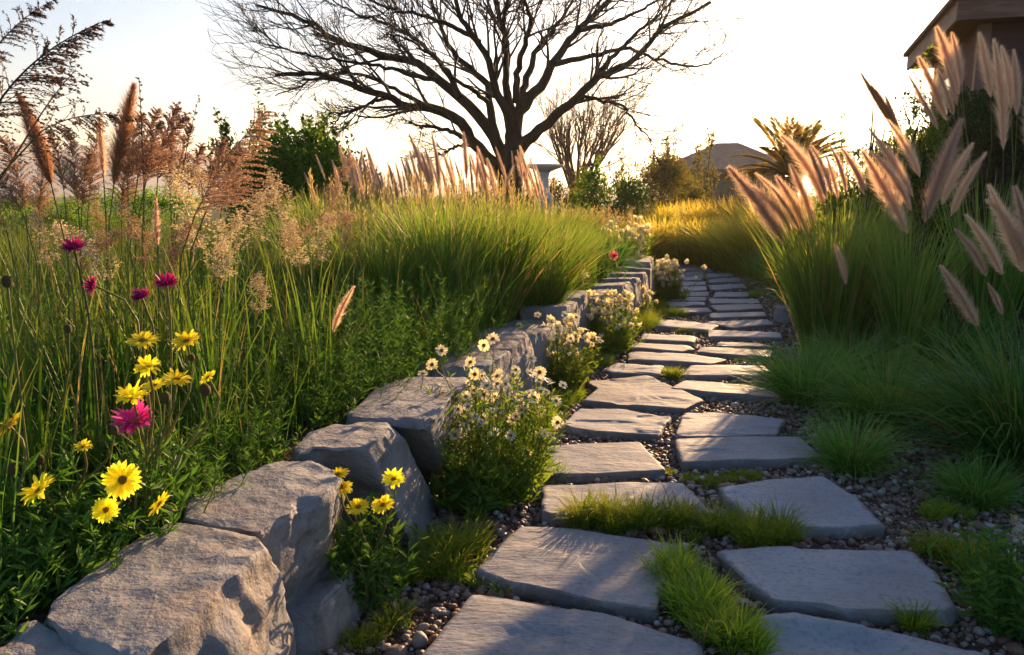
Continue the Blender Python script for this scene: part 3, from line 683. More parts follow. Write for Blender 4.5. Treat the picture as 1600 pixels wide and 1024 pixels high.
def herb(mb, base, h, r, ns, leaf, lw, per=16, up=.5, stem=.0022, lean=.5):
    """leafy stems spreading from a base (added to mb)"""
    base = np.asarray(base, float); az = U(0, 6.28, ns); ln = np.abs(rng.normal(0, lean, ns)); L = h * U(.55, 1.05, ns)
    k = 6; s = np.linspace(0, 1, k); off = r * .5 * np.sqrt(rng.random(ns))
    P = np.zeros((ns, k, 3)); P[:, 0] = base + np.stack([np.sin(az) * off, np.cos(az) * off, 0 * az - .01], -1)
    for i in range(1, k):
        th = ln * (1 - .45 * s[i]) + rng.normal(0, .09, ns); az2 = az + rng.normal(0, .25, ns)
        P[:, i] = P[:, i - 1] + (L / (k - 1))[:, None] * np.stack([np.sin(th) * np.sin(az2), np.sin(th) * np.cos(az2), np.cos(th)], -1)
    mb.add(*tubes(P, np.tile(np.linspace(stem, stem * .5, k), (ns, 1)), 3))
    bi = np.repeat(np.arange(ns), per); u = (.08 + .92 * rng.random(len(bi))) * (k - 1) * .999; i0 = u.astype(int); f = (u - i0)[:, None]
    pt = P[bi, i0] * (1 - f) + P[bi, i0 + 1] * f; a = U(0, 6.28, len(bi)); d = np.stack([np.cos(a), np.sin(a), U(-.1, 1.0, len(bi)) + up * .4], -1)
    mb.add(*leaves(pt, d, leaf * U(.5, 1.2, len(bi)), lw * U(.7, 1.2, len(bi))))
    return P

PL = [plume_mesh('plume', M_PLUME, 3800, .26, b, (16, 48), w=.0032) for b in (.05, .12, .2, .28)]
PLF = [plume_mesh('fluffy_plume', M_PLUME, 4000, .22, b, (24, 64), core=.6, w=.0034) for b in (.05, .14, .24)]
PLR = [plume_mesh('red_plume', M_RED, 4200, .27, b, (14, 40), w=.0036) for b in (.04, .12)]
PLC = plume_mesh('cattail', M_RED, 7000, .24, .06, (14, 36), w=.005, core=1.0)
PLT = [plume_mesh('slim_plume', M_PLUME, 1800, .20, b, (12, 38), w=.006) for b in (.04, .12)]
PA = [panicle_mesh('panicle', M_PANI, 170, .34, 34, o, b, sp_l=.024, sp_w=.009, droop=d) for o, b, d in ((.1, .15, .25), (.3, .25, .4))] + [panicle_mesh('panicle', M_PANI, 64, .5, 56, o, b, sp_l=.017, sp_w=.006, droop=d) for o, b, d in ((.6, .10, .28), (.6, .08, .32))]
PAD = [panicle_mesh('dark_panicle', M_DPANI, 80, .30, 26, o, b, .028, .008, d) for o, b, d in ((.5, .25, .3), (.7, .3, .4))]
PAS = panicle_mesh('spike_panicle', M_DPANI, 34, .1, 12, .2, .12, .024, .009, .1)
SPR = [spray_mesh('spray', M_SPRAY, 60, .26, 9, b) for b in (.1, .35)]
SPW = [spray_mesh('wisp', M_PANI, 60, .2, 12, b, .016) for b in (.25, .6)]

def clump(name, label, cat, loc, me, group=None, s=1.0, sz=None, fname='foliage'):
    o = thing(name, label, cat, loc, group)
    f = part(fname, me, o, Matrix.Rotation(U(0, 6.28), 4, 'Z') @ Matrix.Diagonal((s, s, sz or s, 1)))
    return o

# ------------------------------------------------------------------ right hand fountain grasses with plumes
G_TALL = [clump_mesh('tall_grass', M_TALL, n_, r_, 1.25, .0085, l_, .5, 5, .45) for n_, r_, l_ in ((1000, .15, .12), (480, .08, .09), (340, .12, .09))]
G_MOUND = [clump_mesh('mound_grass', M_FINE, 1000, .10, .55, .0055, .42, 1.5, 5, .45) for _ in range(3)]
G_DARK = [clump_mesh('arching_grass', M_DARKG, 900, .12, .85, .0075, .38, 1.5, 5, .4) for _ in range(2)]
def plumed(label, loc, grass, s, sz, heads, y, mats, sr=.0028, spread=.10, yj=.12, dwn=None):
    o = clump('fountain_grass', label, 'ornamental grass', loc, grass, s=s, sz=sz)
    for i, (tx, ty, bx, by) in enumerate(heads):
        yy = y + U(-yj, yj); b = at(bx, by, yy); tip = at(tx, ty, yy + U(-.06, .06))
        g = np.array(loc) + [U(-spread, spread), U(-spread, spread), 0]
        head('plume', mats[i % len(mats)], o, b, tip, g, sr)
    return o
A_ = [(1150,252,1232,388),(1183,273,1234,355),(1197,260,1242,345),(1226,270,1263,367),(1244,250,1271,350),(1257,199,1287,320),(1270,232,1292,312),(1283,222,1300,305),(1312,220,1322,300),(1296,240,1310,312),(1322,225,1353,297),(1335,240,1350,305),(1357,238,1373,305),(1215,285,1250,362),(1210,300,1240,372)]
plumed('tall green fountain grass with pale plumes leaning left over the path', gp(1300, 565), G_TALL[0], 1.3, 1.02, A_, 6.0, PL[1:])
B_ = [(1355,234,1418,365),(1369,195,1427,308),(1404,180,1437,277),(1380,225,1424,330),(1494,186,1445,347),(1507,221,1472,320),(1523,234,1486,338),(1312,373,1322,445)]
plumed('fountain grass with thick plumes fanning both ways before the hedge', gp(1410, 590), G_TALL[1], 1.05, .90, B_, 5.15, PL)
C_ = [(1423,117,1466,203),(1443,84,1478,187),(1470,41,1498,148),(1494,49,1502,133),(1468,107,1490,180),(1480,90,1496,165),(1535,51,1548,152),(1568,60,1568,234),(1588,78,1589,180),(1576,70,1580,170),(1612,120,1606,240)]
plumed('tallest plumed grass reaching up to the eaves of the house', np.array([3.35, 5.65, 0]), G_TALL[2], 1.15, 1.15, C_, 5.5, [PL[0], PL[1]], spread=.2)
Dh = [(1550,288,1598,425),(1522,328,1566,430),(1510,350,1541,432),(1475,413,1528,510),(1548,438,1566,492),(1575,300,1606,410),(1592,290,1618,420)]
plumed('dark arching fountain grass with nodding plumes at the right edge', np.array([2.28, 3.42, 0]), G_DARK[0], 1.05, 1.0, Dh, 3.35, PLF)
plumed('reddish slender grass behind the fan of plumes, by the leafy shrub', np.array([3.05, 6.9, 0]), G_TALL[2], .9, 1.15, [(1347,113,1390,192),(1372,130,1400,205),(1385,150,1405,210)], 6.7, PLR)
for lab, px, py, me, s, sz in (('golden-edged grass mound spilling over the right side of the path', 1262, 632, G_MOUND[0], .95, .9),
    ('broad soft grass mound in front of the fan of plumes', 1385, 665, G_MOUND[1], 1.05, .95), ('small upright grass tuft at the edge of the right gravel', 1330, 738, G_MOUND[2], .55, .62),
    ('dark low grass tuft under the arching grass at right', 1525, 790, G_MOUND[0], .5, .45), ('grass mound behind the golden-edged mound, under tall stems', 1330, 600, G_MOUND[2], .95, .85),
    ('arching dark grass sprawling in from the right edge', 1590, 735, G_DARK[1], .85, .8), ('dark arching grass mound behind the flat bluish stone', 1475, 585, G_DARK[0], .8, .75),
    ('rounded green grass mound behind the squat boulder', 1232, 455, G_MOUND[0], 1.5, 1.6), ('small grass mound on the right of the far path bend', 1185, 432, G_MOUND[1], 1.3, 1.0),
    ('low grey-green cushion beside the small dark boulder', 1150, 415, G_MOUND[2], 1.15, .75), ('green mound close behind the far right cushion', 1200, 405, G_MOUND[1], 1.9, 1.6),
    ('tall mound grass at the corner before the plume cluster', 1296, 498, G_MOUND[2], 1.5, 1.6)):
    clump('grass_mound', lab, 'grass mound', gp(px, py), me, s=s, sz=sz)
blue = clump_mesh('spiky', M_BLUE, 130, .05, .42, .022, .55, .35, 4)
clump('spiky_plant', 'blue-green spiky plant in the shade near the right edge', 'plant', gp(1530, 575), blue, s=1.1)

# ------------------------------------------------------------------ turf tufts between the slabs
def tuft(label, pts, hw, h, mat=M_TUFT, dens=40000, w=.0032):
    P = np.array([gp(x, y) for x, y in pts]) if len(pts) > 1 else np.array([gp(*pts[0]), gp(*pts[0]) + [.01, 0, 0]])
    seg = np.linalg.norm(np.diff(P, axis=0), axis=1); s = np.concatenate([[0], np.cumsum(seg)])
    n = int(np.clip(dens * (s[-1] + hw) * hw * 2, 300, 14000)); K = max(4, int((s[-1] + hw) * hw * 2 / .0019)); uc = U(0, s[-1], K)
    cc = np.stack([np.interp(uc, s, P[:, i]) for i in range(3)], -1); ac = U(0, 6.28, K); rc = hw * np.sqrt(rng.random(K)); cc[:, 0] += np.sin(ac) * rc; cc[:, 1] += np.cos(ac) * rc
    hc = h * U(.5, 1.2, K) * (1 - .45 * (rc / hw) ** 2); k = rng.integers(0, K, n); a = U(0, 6.28, n); rr = .034 * np.sqrt(rng.random(n)) * U(.5, 1.1, n); c = cc[k].copy(); c[:, 0] += np.sin(a) * rr; c[:, 1] += np.cos(a) * rr
    V = blades(c + [0, 0, .005], a + rng.normal(0, .5, n), hc[k] * U(.45, 1.05, n), w * U(.6, 1.3, n), np.abs(rng.normal(.22, .25, n)) + rr * 7, U(.3, 1.4, n), 3)
    o = part('grass_tuft', MB().add(*V).mesh('grass_tuft', mat, sub=P[0])); o.location = P[0]
    tag(o, label, 'grass tuft', None, 'thing')
for a in (('long strip of bright turf across the path behind the two largest slabs', [(895,824),(980,822),(1060,830),(1140,840),(1240,854)], .08, .165),
    ('curved strip of bright turf between the two nearest rows of slabs', [(1050,885),(1072,935),(1115,975),(1165,1030)], .085, .14),
    ('low mossy patch in front of the pointed sunlit slab', [(1050,748),(1110,756),(1175,746)], .05, .045),
    ('thin mossy strip at the front of the notched slab', [(990,640),(1030,645),(1065,646)], .05, .05),
    ('spiky little tuft in the middle of the path behind the notched slab', [(1045,590)], .10, .12), ('tiny mossy tuft on the edge of the notched slab', [(1005,611),(1040,612)], .05, .05),
    ('thin mossy strip in the middle of the tenth row', [(1060,520),(1105,523)], .07, .05), ('flat mossy strip on the right side of the eleventh row', [(1140,513),(1168,514)], .07, .04),
    ('tuft at the left path edge beside the wall bend', [(1030,494),(1058,494)], .12, .12), ('larger tuft left of the path below the upright wall stones', [(1005,490),(1020,480)], .16, .16),
    ('soft tuft of grass at the foot of the wedge-shaped wall stone', [(650,900),(690,885),(735,860)], .10, .14), ('short turf at the corner of the large blue-grey slab', [(720,905),(785,918)], .05, .07),
    ('small sprouts of grass in the gravel at the bottom left', [(575,1015),(612,968)], .05, .07), ('turf fringe at the left end of a fourth row slab', [(825,752),(872,748)], .05, .08),
    ('small round tuft alone in the right gravel', [(1440,800),(1490,812)], .07, .09), ('spreading tuft in the gravel right of the blotched slab', [(1470,868),(1545,892)], .09, .13),
    ('tuft growing over the front edge of the blotched slab', [(1400,972),(1450,985)], .05, .10), ('little sprigs of grass in the gravel gap between the two left slabs', [(905,950),(960,955)], .025, .045),
    ('tuft between the far right slabs and the gravel', [(1172,464),(1182,462)], .10, .09), ('mossy spot in the middle of the far path', [(1088,434),(1098,436)], .10, .06),
    ('tuft of grass below the second white bush', [(905,580),(930,572)], .10, .16), ('grass at the foot of the first white bush', [(820,690),(848,650)], .09, .16),
    ('green tuft below the third white bush', [(985,520),(1010,510)], .14, .22), ('grassy fringe against the wall before the second bush', [(862,640),(900,622)], .07, .1),
    ('mossy crumb beside the third row gap', [(1135,745),(1178,742)], .03, .035)):
    tuft(*a)

# ------------------------------------------------------------------ white flowering bushes along the wall
def white_bush(label, base, h, r, nst, nfl, fs, manual=(), mat=M_LIME, leaf=.045, lw=.010, ms=DA_W, y=None, clus=0):
    o = thing('daisy_bush', label, 'flowering bush', base); mb = MB()
    tops = herb(mb, base, h * .8, r, nst, leaf, lw, 26, lean=.42); herb(mb, base, h * .4, r * 1.3, nst // 2, leaf * 1.3, lw * 1.5, 16, lean=.85)
    part('foliage', mb.mesh('foliage', mat, False, sub=base), o)
    for i in range(nfl):
        t = tops[int(U(0, nst)), -1] if i % 3 else tops[int(U(0, nst)), -2]
        p = t + [U(-.03, .03), U(-.03, .03), U(.0, h * .22)]
        flower(o, ms[i % len(ms)], p, (U(-.5, .5), U(-.9, .1), U(.3, 1)), fs * U(.7, 1.2), t - [0, 0, .06], .0015)
    for x, yy in manual:
        p = at(x, yy, (y or base[1]) + U(-.12, .08)); flower(o, ms[int(U(0, len(ms)))], p, (U(-.4, .4), U(-1, -.3), U(.3, .9)), fs * U(.9, 1.25), np.array(base) + [U(-.08, .08), U(-.05, .05), .1], .0018)
    return o
MF = [(733,653),(716,640),(756,540),(711,680),(775,708),(822,707),(798,681),(843,582),(675,570),(735,566),(757,606),(765,628),(742,585),(790,600),(806,578),(770,530),(782,650),(830,560),(720,690),(690,548),(815,640),(801,655),(746,680),(728,620)]
white_bush('tall white daisy bush in front of the broad wall stone, closest to the viewer', gp(770, 775), .60, .26, 130, 62, .024, MF, leaf=.05, lw=.009)
white_bush('second white flowered bush along the wall, beside the low stone', gp(872, 612), .50, .2, 120, 75, .026, leaf=.04, clus=1, ms=DA_W2 + DA_W)
white_bush('third white flowered bush, leaning on the tall squared stone', gp(952, 552), .50, .22, 120, 85, .029, leaf=.045, ms=DA_W2)
white_bush('pale flowering mound hiding the far end of the wall', gp(1038, 472), .52, .28, 130, 110, .030, leaf=.045, ms=DA_W2)
white_bush('small pale flower bush at the foot of the upright wall stones', gp(994, 508), .36, .18, 70, 54, .027, leaf=.04, ms=DA_W2)
white_bush('sunlit pale flower mound on the bed above the last wall stone', np.array([1.25, 9.0, .34]), .62, .4, 90, 95, .034, leaf=.06, lw=.013, ms=DA_W2)
white_bush('pale flowers on the raised bed behind the third bush', np.array([.42, 6.5, BED]), .36, .28, 46, 60, .028, leaf=.04, ms=DA_W2)
white_bush('white blooms on the bed behind the second bush', np.array([-.12, 5.4, BED]), .30, .2, 34, 34, .026, leaf=.04, ms=DA_W2)
o = thing('leafy_plant', 'broad-leaved green plant at the foot of the nearest white bush', 'plant', gp(735, 800)); mb = MB(); herb(mb, gp(735, 800), .20, .12, 22, .085, .02, 16, lean=.7)
part('foliage', mb.mesh('foliage', M_HERB, False, sub=gp(735, 800)), o)
# a lone poppy
pb = np.array([.98, 7.3, BED]); o = thing('poppy', 'single red poppy with a dark eye above the far wall', 'poppy', pb); flower(o, DA_R, at(959, 400, 7.3), (-.1, -1, .3), .045, pb, .004)
mb = MB(); herb(mb, pb, .22, .08, 8, .05, .014, 10); part('foliage', mb.mesh('foliage', M_HERB, False, sub=pb), o)

# ------------------------------------------------------------------ yellow daisies
def daisy_plant(name, label, base, y, fl, cat='flower', fol=None, dm=None, buds=(), yj=.07):
    o = thing(name, label, cat, base)
    if fol:
        mb = MB(); herb(mb, base, *fol); part('foliage', mb.mesh('foliage', M_HERB, False, sub=base), o)
    for i, (x, yy, wpx, face) in enumerate(fl):
        dy = U(-yj, yj) - (.16 if 700 < yy < 830 and y < 1.9 else 0); p = at(x, yy, y + dy); s = wpx / 2 * (y + dy) / F
        nv = {'u': (U(-.3, .3), U(-.55, -.2), 1), 'c': (.15, -1, .35), 's': (U(-.8, -.4), -.4, .8), 'l': (-.9, -.5, .35)}[face]
        flower(o, (dm or DA_Y)[i % len(dm or DA_Y)], p, nv, s, np.array(base) + [U(-.05, .05), U(-.05, .05), .02], .0028)
    for x, yy, wpx in buds:
        p = at(x, yy, y + U(-.05, .05)); s = wpx / 2 * y / F; M = Matrix.Translation(Vector(p - np.array(base))) @ frame((U(-.3, .3), U(-.3, .3), 1)).to_4x4() @ Matrix.Scale(s, 4)
        b = part('bud', ME_BUD, o, M); P = stem_pts(np.array(base) + [U(-.05, .05), U(-.05, .05), 0], p, (0, 0, 1), 8, .5) - np.array(base)
        m2 = MB().add(*tubes(P[None], np.full((1, 8), .0024), 5)); Mi = np.array(M.inverted()); m2.V[0] = m2.V[0] @ Mi[:3, :3].T + Mi[:3, 3]; part('stem', m2.mesh('stem', M_STALK), b)
    return o
b1 = np.array([at(215, 860, 1.82)[0], 1.82, BED])
daisy_plant('yellow_daisy_plant', 'tall spray of yellow daisies on the bed above the biggest boulder', b1, 1.80,
  [(223,533,54,'u'),(291,534,48,'u'),(231,575,46,'u'),(241,603,44,'u'),(276,594,48,'u'),(206,621,54,'u'),(325,590,32,'s'),(192,750,66,'c'),(166,797,46,'c'),(250,788,50,'s')], 'daisies', (.30, .12, 20, .06, .012, 14), buds=[(257,628,20),(323,616,22),(300,563,14)])
b2 = np.array([at(70, 905, 1.75)[0], 1.75, BED])
daisy_plant('yellow_daisy_plant', 'yellow daisies leaning at the left edge of the picture', b2, 1.72, [(14,665,56,'s'),(62,766,68,'s'),(130,699,30,'u')], 'daisies', (.26, .12, 18, .06, .012, 14), buds=[(17,740,22),(62,724,18),(107,519,14),(12,447,20),(178,678,16)])
b3 = np.array([at(235, 850, 1.86)[0], 1.86, BED])
daisy_plant('magenta_daisy', 'bright magenta daisy among the tall yellow ones', b3, 1.84, [(210,659,70,'u')], 'daisy', None, [DA_P])
for x, yy, wd, fc, lab, bx in ((115, 387, 38, 'u', 'crimson flower highest on the far left', 150), (147, 447, 36, 'l', 'crimson flower tilted sideways below the highest one', 190), (221, 464, 34, 'u', 'crimson flower on a straight stem above the yellow daisies', 215), (260, 443, 40, 'u', 'pinkish crimson flower, right of the straight-stemmed one', 258)):
    bb = np.array([at(bx, 700, 2.0)[0], 2.0, BED]); daisy_plant('crimson_flower', lab, bb, 2.0, [(x, yy, wd, fc)], 'flower', None, [DA_C], yj=.01)
b4 = gp(575, 940)
daisy_plant('yellow_daisy_plant', 'small leafy yellow daisy plant growing at the foot of the wall', b4, 2.14, [(528,742,42,'u'),(532,763,44,'u'),(508,790,44,'u'),(560,793,42,'u'),(598,790,42,'u'),(615,750,42,'u')], 'daisies', (.30, .17, 44, .05, .012, 24), yj=.06)
bb = gp(1585, 985); o = thing('leafy_plant', 'bushy green plant in the bottom right corner', 'plant', bb); mb = MB(); herb(mb, bb, .34, .2, 60, .05, .013, 22, lean=.6); part('foliage', mb.mesh('foliage', M_HERB, False, sub=bb), o)
head('flower_head', SPR[0], o, at(1590, 850, bb[1]), at(1592, 806, bb[1]), bb, .003)

# ------------------------------------------------------------------ raised bed: fine grasses, herbs, plumes
def scatter(n, y0, y1, xmin=-6.0, margin=.28, pxr=None):
    y = U(y0, y1, n * 3); x = U(xmin, 1.4, n * 3); k = (x < wallx(y) - margin) & (x > -y * .75 - .3)
    P = np.stack([x[k], y[k]], -1)[:n]; return np.column_stack([P, gz_(P[:, 0], P[:, 1])])
# low herbs covering the bed
mb = MB(); P = scatter(560, 1.2, 4.6, -3.5, .24)
for p in P: herb(mb, p, U(.12, .24) * (1 if p[1] > 1.9 else .75), .1, 9, U(.025, .045), .008, 15, lean=.6)
P = scatter(150, 4.4, 9.5, -7, .3)
for p in P: herb(mb, p, U(.18, .3), .2, 8, .05, .014, 14, lean=.7)
P = scatter(420, 1.9, 4.6, -3.5, .22)
for p in P: herb(mb, p, U(.30, .55) * (1 if p[1] > 2.3 else .7), .1, 8, .035, .0034, 46, lean=.45, stem=.0018)
q_ = np.column_stack([U(-1.55, -.86, 90), U(1.25, 2.3, 90)]); q_ = q_[q_[:, 0] < wallx(q_[:, 1]) - .27]
for x_, y_ in q_: herb(mb, (x_, y_, gz1(x_, y_)), U(.12, .2), .1, 9, .045, .009, 15, lean=.7)
tag(part('undergrowth', mb.mesh('undergrowth', M_HERB, False)), 'low leafy green undergrowth covering the raised bed', None, None, 'stuff')
# feathery fine grass standing through it
mb = MB()
for (n, y0, y1, h0, h1, w) in ((1500, 1.85, 2.5, .15, .34, .0022), (2300, 2.4, 4.2, .2, .5, .0023), (9000, 4.2, 7.5, .35, .7, .0045), (5000, 7.5, 12, .4, .7, .007)):
    P = scatter(n, y0, y1, -8, .26); n = len(P)
    mb.add(*blades(P, U(0, 6.28, n), U(h0, h1, n), w * U(.7, 1.3, n), np.abs(rng.normal(.05, .18, n)), U(.0, .9, n), 4))
tag(part('meadow_grass', mb.mesh('meadow_grass', M_GRASS)), 'fine green meadow grass filling the raised bed', None, None, 'stuff')
# long bare stalks leaning through the meadow
mb = MB(); P = scatter(260, 2.0, 4.0, -4, .5); n = len(P)
mb.add(*blades(P, U(0, 6.28, n), U(.55, .85, n), U(.003, .005, n), np.abs(rng.normal(.08, .15, n)), U(.0, .4, n), 5))
tag(part('stalks', mb.mesh('stalks', M_STALK)), 'thin yellow-green stalks standing in the meadow', None, None, 'stuff')

# stand of green fountain grass in the middle of the bed
G_MID = [clump_mesh('stand_grass', m, 1150, .13, .84, .0062, .20, .75, 4, .6) for m in (M_STAND, M_STAND, M_STAND)]
mid = [(520,500,4.7),(600,510,4.7),(690,500,4.9),(770,480,5.2),(840,470,5.6),(560,450,5.8),(640,450,5.8),(720,440,6.0),(800,430,6.4),(860,430,6.7),(480,440,5.6),(600,400,7.2),(690,400,7.2),(780,400,7.6),(860,400,7.9),(520,400,7.0)]
for i, (px, _, y) in enumerate(mid):
    x = at(px, 400, y)[0]
    clump('fountain_grass', 'clump in the dense stand of green fountain grass on the raised bed', 'ornamental grass', np.array([x, y, gz1(x, y)]), G_MID[i % 3], 'stand of green fountain grass on the bed', 1.0 + U(-.15, .2), 1.0 + U(-.2, .16))
mb = MB(); px_ = U(480, 890, 300); yy_ = U(4.6, 8.0, 300); P = np.array([[at(a_, 400, b_)[0], b_, BED] for a_, b_ in zip(px_, yy_)]); P = P[P[:, 0] < wallx(P[:, 1]) - .35]; n = len(P)
hh_ = U(.7, 1.0, n); e = P + np.column_stack([rng.normal(0, .07, n), rng.normal(0, .07, n), hh_]); mb.add(*tubes(np.stack([P, (P + e) / 2, e], 1), np.tile([.0025, .002, .0015], (n, 1)), 3))
for q in range(12): mb.add(*leaves(e - [0, 0, q * .014], nrm(e - P) + rng.normal(0, .25, (n, 3)), .035, .008))
tag(part('seed_stalks', mb.mesh('seed_stalks', M_HAZY, False)), 'fine tan seed stalks rising from the green grass stand', None, None, 'stuff')
mb = MB()
for i in range(46):
    y_ = U(3.4, 5.6); x_ = wallx(y_) - U(.35, 2.2); herb(mb, (x_, y_, gz1(x_, y_)), U(.25, .5), .14, 9, .04, .006, 34, lean=.5)
tag(part('feathery_herbs', mb.mesh('feathery_herbs', M_LIME, False)), 'feathery pale green herbs between the grasses on the bed', None, None, 'stuff')
lows = [('low grass mound on the bed behind the broad wall stone', -1.0, 3.9, .8), ('fine grass mound spilling onto the wall near the wedge stone', -1.35, 3.2, .75), ('grass mound between the bed and the second bush', -.5, 5.0, .9), ('soft green clump behind the last wall stones', .85, 8.2, 1.1), ('green clump on the bed left of the poppy', .3, 7.6, 1.1)]
for lab, x, y, s in lows: clump('grass_mound', lab, 'grass mound', np.array([x, y, gz1(x, y)]), G_MOUND[int(U(0, 3))], s=s)

# upright pink plumes behind the stand
c2 = lambda x, y: (x / 2.56 + 360, y / 2.56)
PINK = [(345,620,380,720),(300,690,350,820),(440,580,490,760),(475,600,495,740),(510,600,510,800),(550,640,575,800),(570,660,570,810),(600,680,620,780),(630,700,650,800),(670,650,690,790),(690,670,700,770),(705,640,745,770),(735,600,750,780),(750,620,760,720),(725,535,800,760),(770,610,800,740),(810,525,830,680),(830,600,835,760),(870,600,900,790),(890,620,900,780),(940,530,945,720),(960,620,970,780),(985,600,985,760),(1200,620,1180,720),(1130,660,1090,770),(1040,690,1060,790),(420,640,445,790),(650,660,665,790),(790,650,812,780),(910,640,930,780)]
PINK += [((x - 360) * 2.56, y0 * 2.56, (x + d - 360) * 2.56, (y0 + h) * 2.56) for x, y0, d, h in zip(U(535, 840, 46), U(225, 275, 46), U(2, 18, 46), U(42, 70, 46))]
grp = [('pink plumed grass standing behind the white sprays, left part of the row', 440, 640), ('pink plumed grass in the middle of the row before the green bush', 640, 800), ('pink plumed grass at the right of the row, before the tree trunk', 800, 1300), ('short pink plumed grass at the left end of the row', 0, 440)]
for gi, (lab, a, b) in enumerate(grp):
    hs = [h for h in PINK if a <= h[0] < b]; y = 7.9 + .25 * gi; mx_ = np.mean([h[2] for h in hs]); x = at(mx_ / 2.56 + 360, 300, y)[0]
    o = clump('fountain_grass', lab, 'ornamental grass', np.array([x, y, gz1(x, y)]), G_MID[gi % 3], s=1.2)
    for h in hs:
        t, bs = c2(*h[:2]), c2(*h[2:]); yy = y + U(-.3, .3); bp = at(*bs, yy); g = np.array([bp[0] * .85 + x * .15, yy, gz1(bp[0], yy)])
        head('plume', PLT[int(U(0, 2))] if U(0, 1) < .75 else PL[int(U(0, 2))], o, bp, at(*t, yy), g, .004)
    # fine grass between the plumes of this stretch
    n = 900; xs_ = U(min(h[2] for h in hs) - 30, max(h[2] for h in hs) + 30, n) / 2.56 + 360; yy = y + U(-.5, .5, n)
    P = np.array([[at(a_, 300, b_)[0], b_, BED * .9] for a_, b_ in zip(xs_, yy)])
    part('blades', MB().add(*blades(P, U(0, 6.28, n), U(.5, .8, n), U(.006, .009, n), np.abs(rng.normal(.05, .15, n)), U(0, .7, n), 4)).mesh('blades', M_GOLD, sub=o.location), o)

# feathery reeds, plumes and sprays of the left foreground
def reed(label, base, y, me, tx, ty, bx, by, cat='reed', name='reed', sr=.0028, leafy=14, roll=0, scale=None):
    bx_ = np.array([at(base[0], base[1], y)[0], y, gz1(at(base[0], base[1], y)[0], y)])
    o = thing(name, label, cat, bx_); head('seed_head', me, o, at(bx, by, y), at(tx, ty, y - .02), bx_, sr, roll=roll, scale=scale)
    if leafy:
        P = bx_ + np.column_stack([U(-.04, .04, leafy), U(-.04, .04, leafy), np.zeros(leafy)]); n = leafy
        part('foliage', MB().add(*blades(P, U(0, 6.28, n), U(.35, .75, n), U(.004, .008, n), np.abs(rng.normal(.1, .12, n)), U(0, .6, n), 5)).mesh('foliage', M_GRASS, sub=bx_), o)
    return o
reed('smooth rust-brown cattail-like plume at far left', (120, 600), 2.05, PLC, 40, 148, 80, 288)
reed('rusty plume with a curling tip, left of the dark spikes', (180, 600), 2.45, PLR[1], 205, 128, 178, 288)
reed('slim plume standing between the cattail and the rusty plume', (165, 600), 2.7, PLT[0], 155, 182, 162, 278)
reed('feathery panicle close behind the cattail-like plume', (130, 600), 2.5, PA[0], 112, 200, 122, 322)
reed('small drooping panicle low beside the cattail stem', (140, 620), 2.5, PA[1], 135, 225, 128, 325)
reed('dark narrow spike rising above the middle panicles', (222, 600), 2.6, PAS, 219, 118, 224, 275)
reed('broad brown panicle right of the dark narrow spike', (235, 600), 2.6, PA[1], 268, 158, 228, 285)
reed('brown panicle just left of the broad one', (215, 600), 2.75, PA[0], 238, 165, 215, 280)
reed('dense brown panicle under the dark spike', (225, 640), 2.5, PA[0], 232, 185, 226, 290)
reed('thin dark spike alone in the sky right of the panicles', (285, 600), 2.8, PAS, 306, 143, 284, 275)
reed('largest one-sided panicle sweeping to the right', (318, 640), 2.3, PA[2], 398, 158, 305, 335)
reed('lower one-sided panicle under the sweeping one', (330, 640), 2.4, PA[3], 402, 192, 322, 330)
reed('short panicle behind the sweeping one-sided panicle', (300, 640), 2.8, PA[1], 308, 214, 294, 300)
reed('upright brown panicle between the rusty plume and the broad one', (205, 600), 2.7, PA[0], 200, 172, 200, 292)
reed('feathery panicle at the right of the cattail-like plume', (105, 620), 2.7, PA[0], 88, 205, 100, 300)
reed('fine brown panicle low in front of the mountains', (275, 620), 2.9, PA[0], 262, 205, 266, 300)
reed('brown panicle between the slim plume and the far mountains', (140, 620), 3.0, PA[0], 150, 190, 140, 300)
reed('faint brown panicle rising behind the broad one', (246, 620), 3.1, PA[1], 255, 150, 246, 285)
reed('brown panicle below the lone dark spike', (275, 620), 3.2, PA[0], 285, 190, 275, 305)
reed('low brown panicle under the curling rusty plume', (190, 620), 2.9, PA[1], 190, 215, 190, 325)
reed('brown panicle in the shade of the sweeping one', (318, 620), 3.0, PA[1], 340, 205, 318, 325)
reed('dusky panicle low beside the cattail-like plume', (62, 620), 2.8, PA[0], 60, 235, 62, 345)
reed('rear panicle just left of the dark bush', (345, 620), 3.2, PA[0], 360, 225, 345, 335)
reed('dusky panicle near the left edge under the dark reeds', (40, 620), 2.7, PA[1], 25, 205, 40, 330)
reed('large dark feathery reed arching across the top left corner', (-60, 600), 1.55, PAD[0], 98, -25, -20, 190)
reed('dark feathery reed crossing behind the arching one', (-40, 500), 1.75, PAD[1], 60, -40, -30, 110)
reed('dark reed plume nodding right over the cattail', (40, 600), 1.9, PAD[1], 192, 132, 65, 205)
reed('brown panicle at the left edge below the dark reeds', (30, 640), 2.3, PA[1], -5, 238, 36, 335)
reed('second brown panicle at the left edge, lower down', (10, 640), 2.2, PA[3], -20, 270, 10, 360)
reed('pale plume leaning beside the wall bed', (505, 650), 3.0, PLT[1], 543, 443, 520, 520, leafy=6, name='reed')
reed('drooping brown wisp below the sprays', (500, 600), 2.9, SPW[1], 480, 300, 440, 400)
reed('narrow tan plume inside the pale wisps', (243, 600), 2.5, PLT[0], 242, 308, 246, 385)
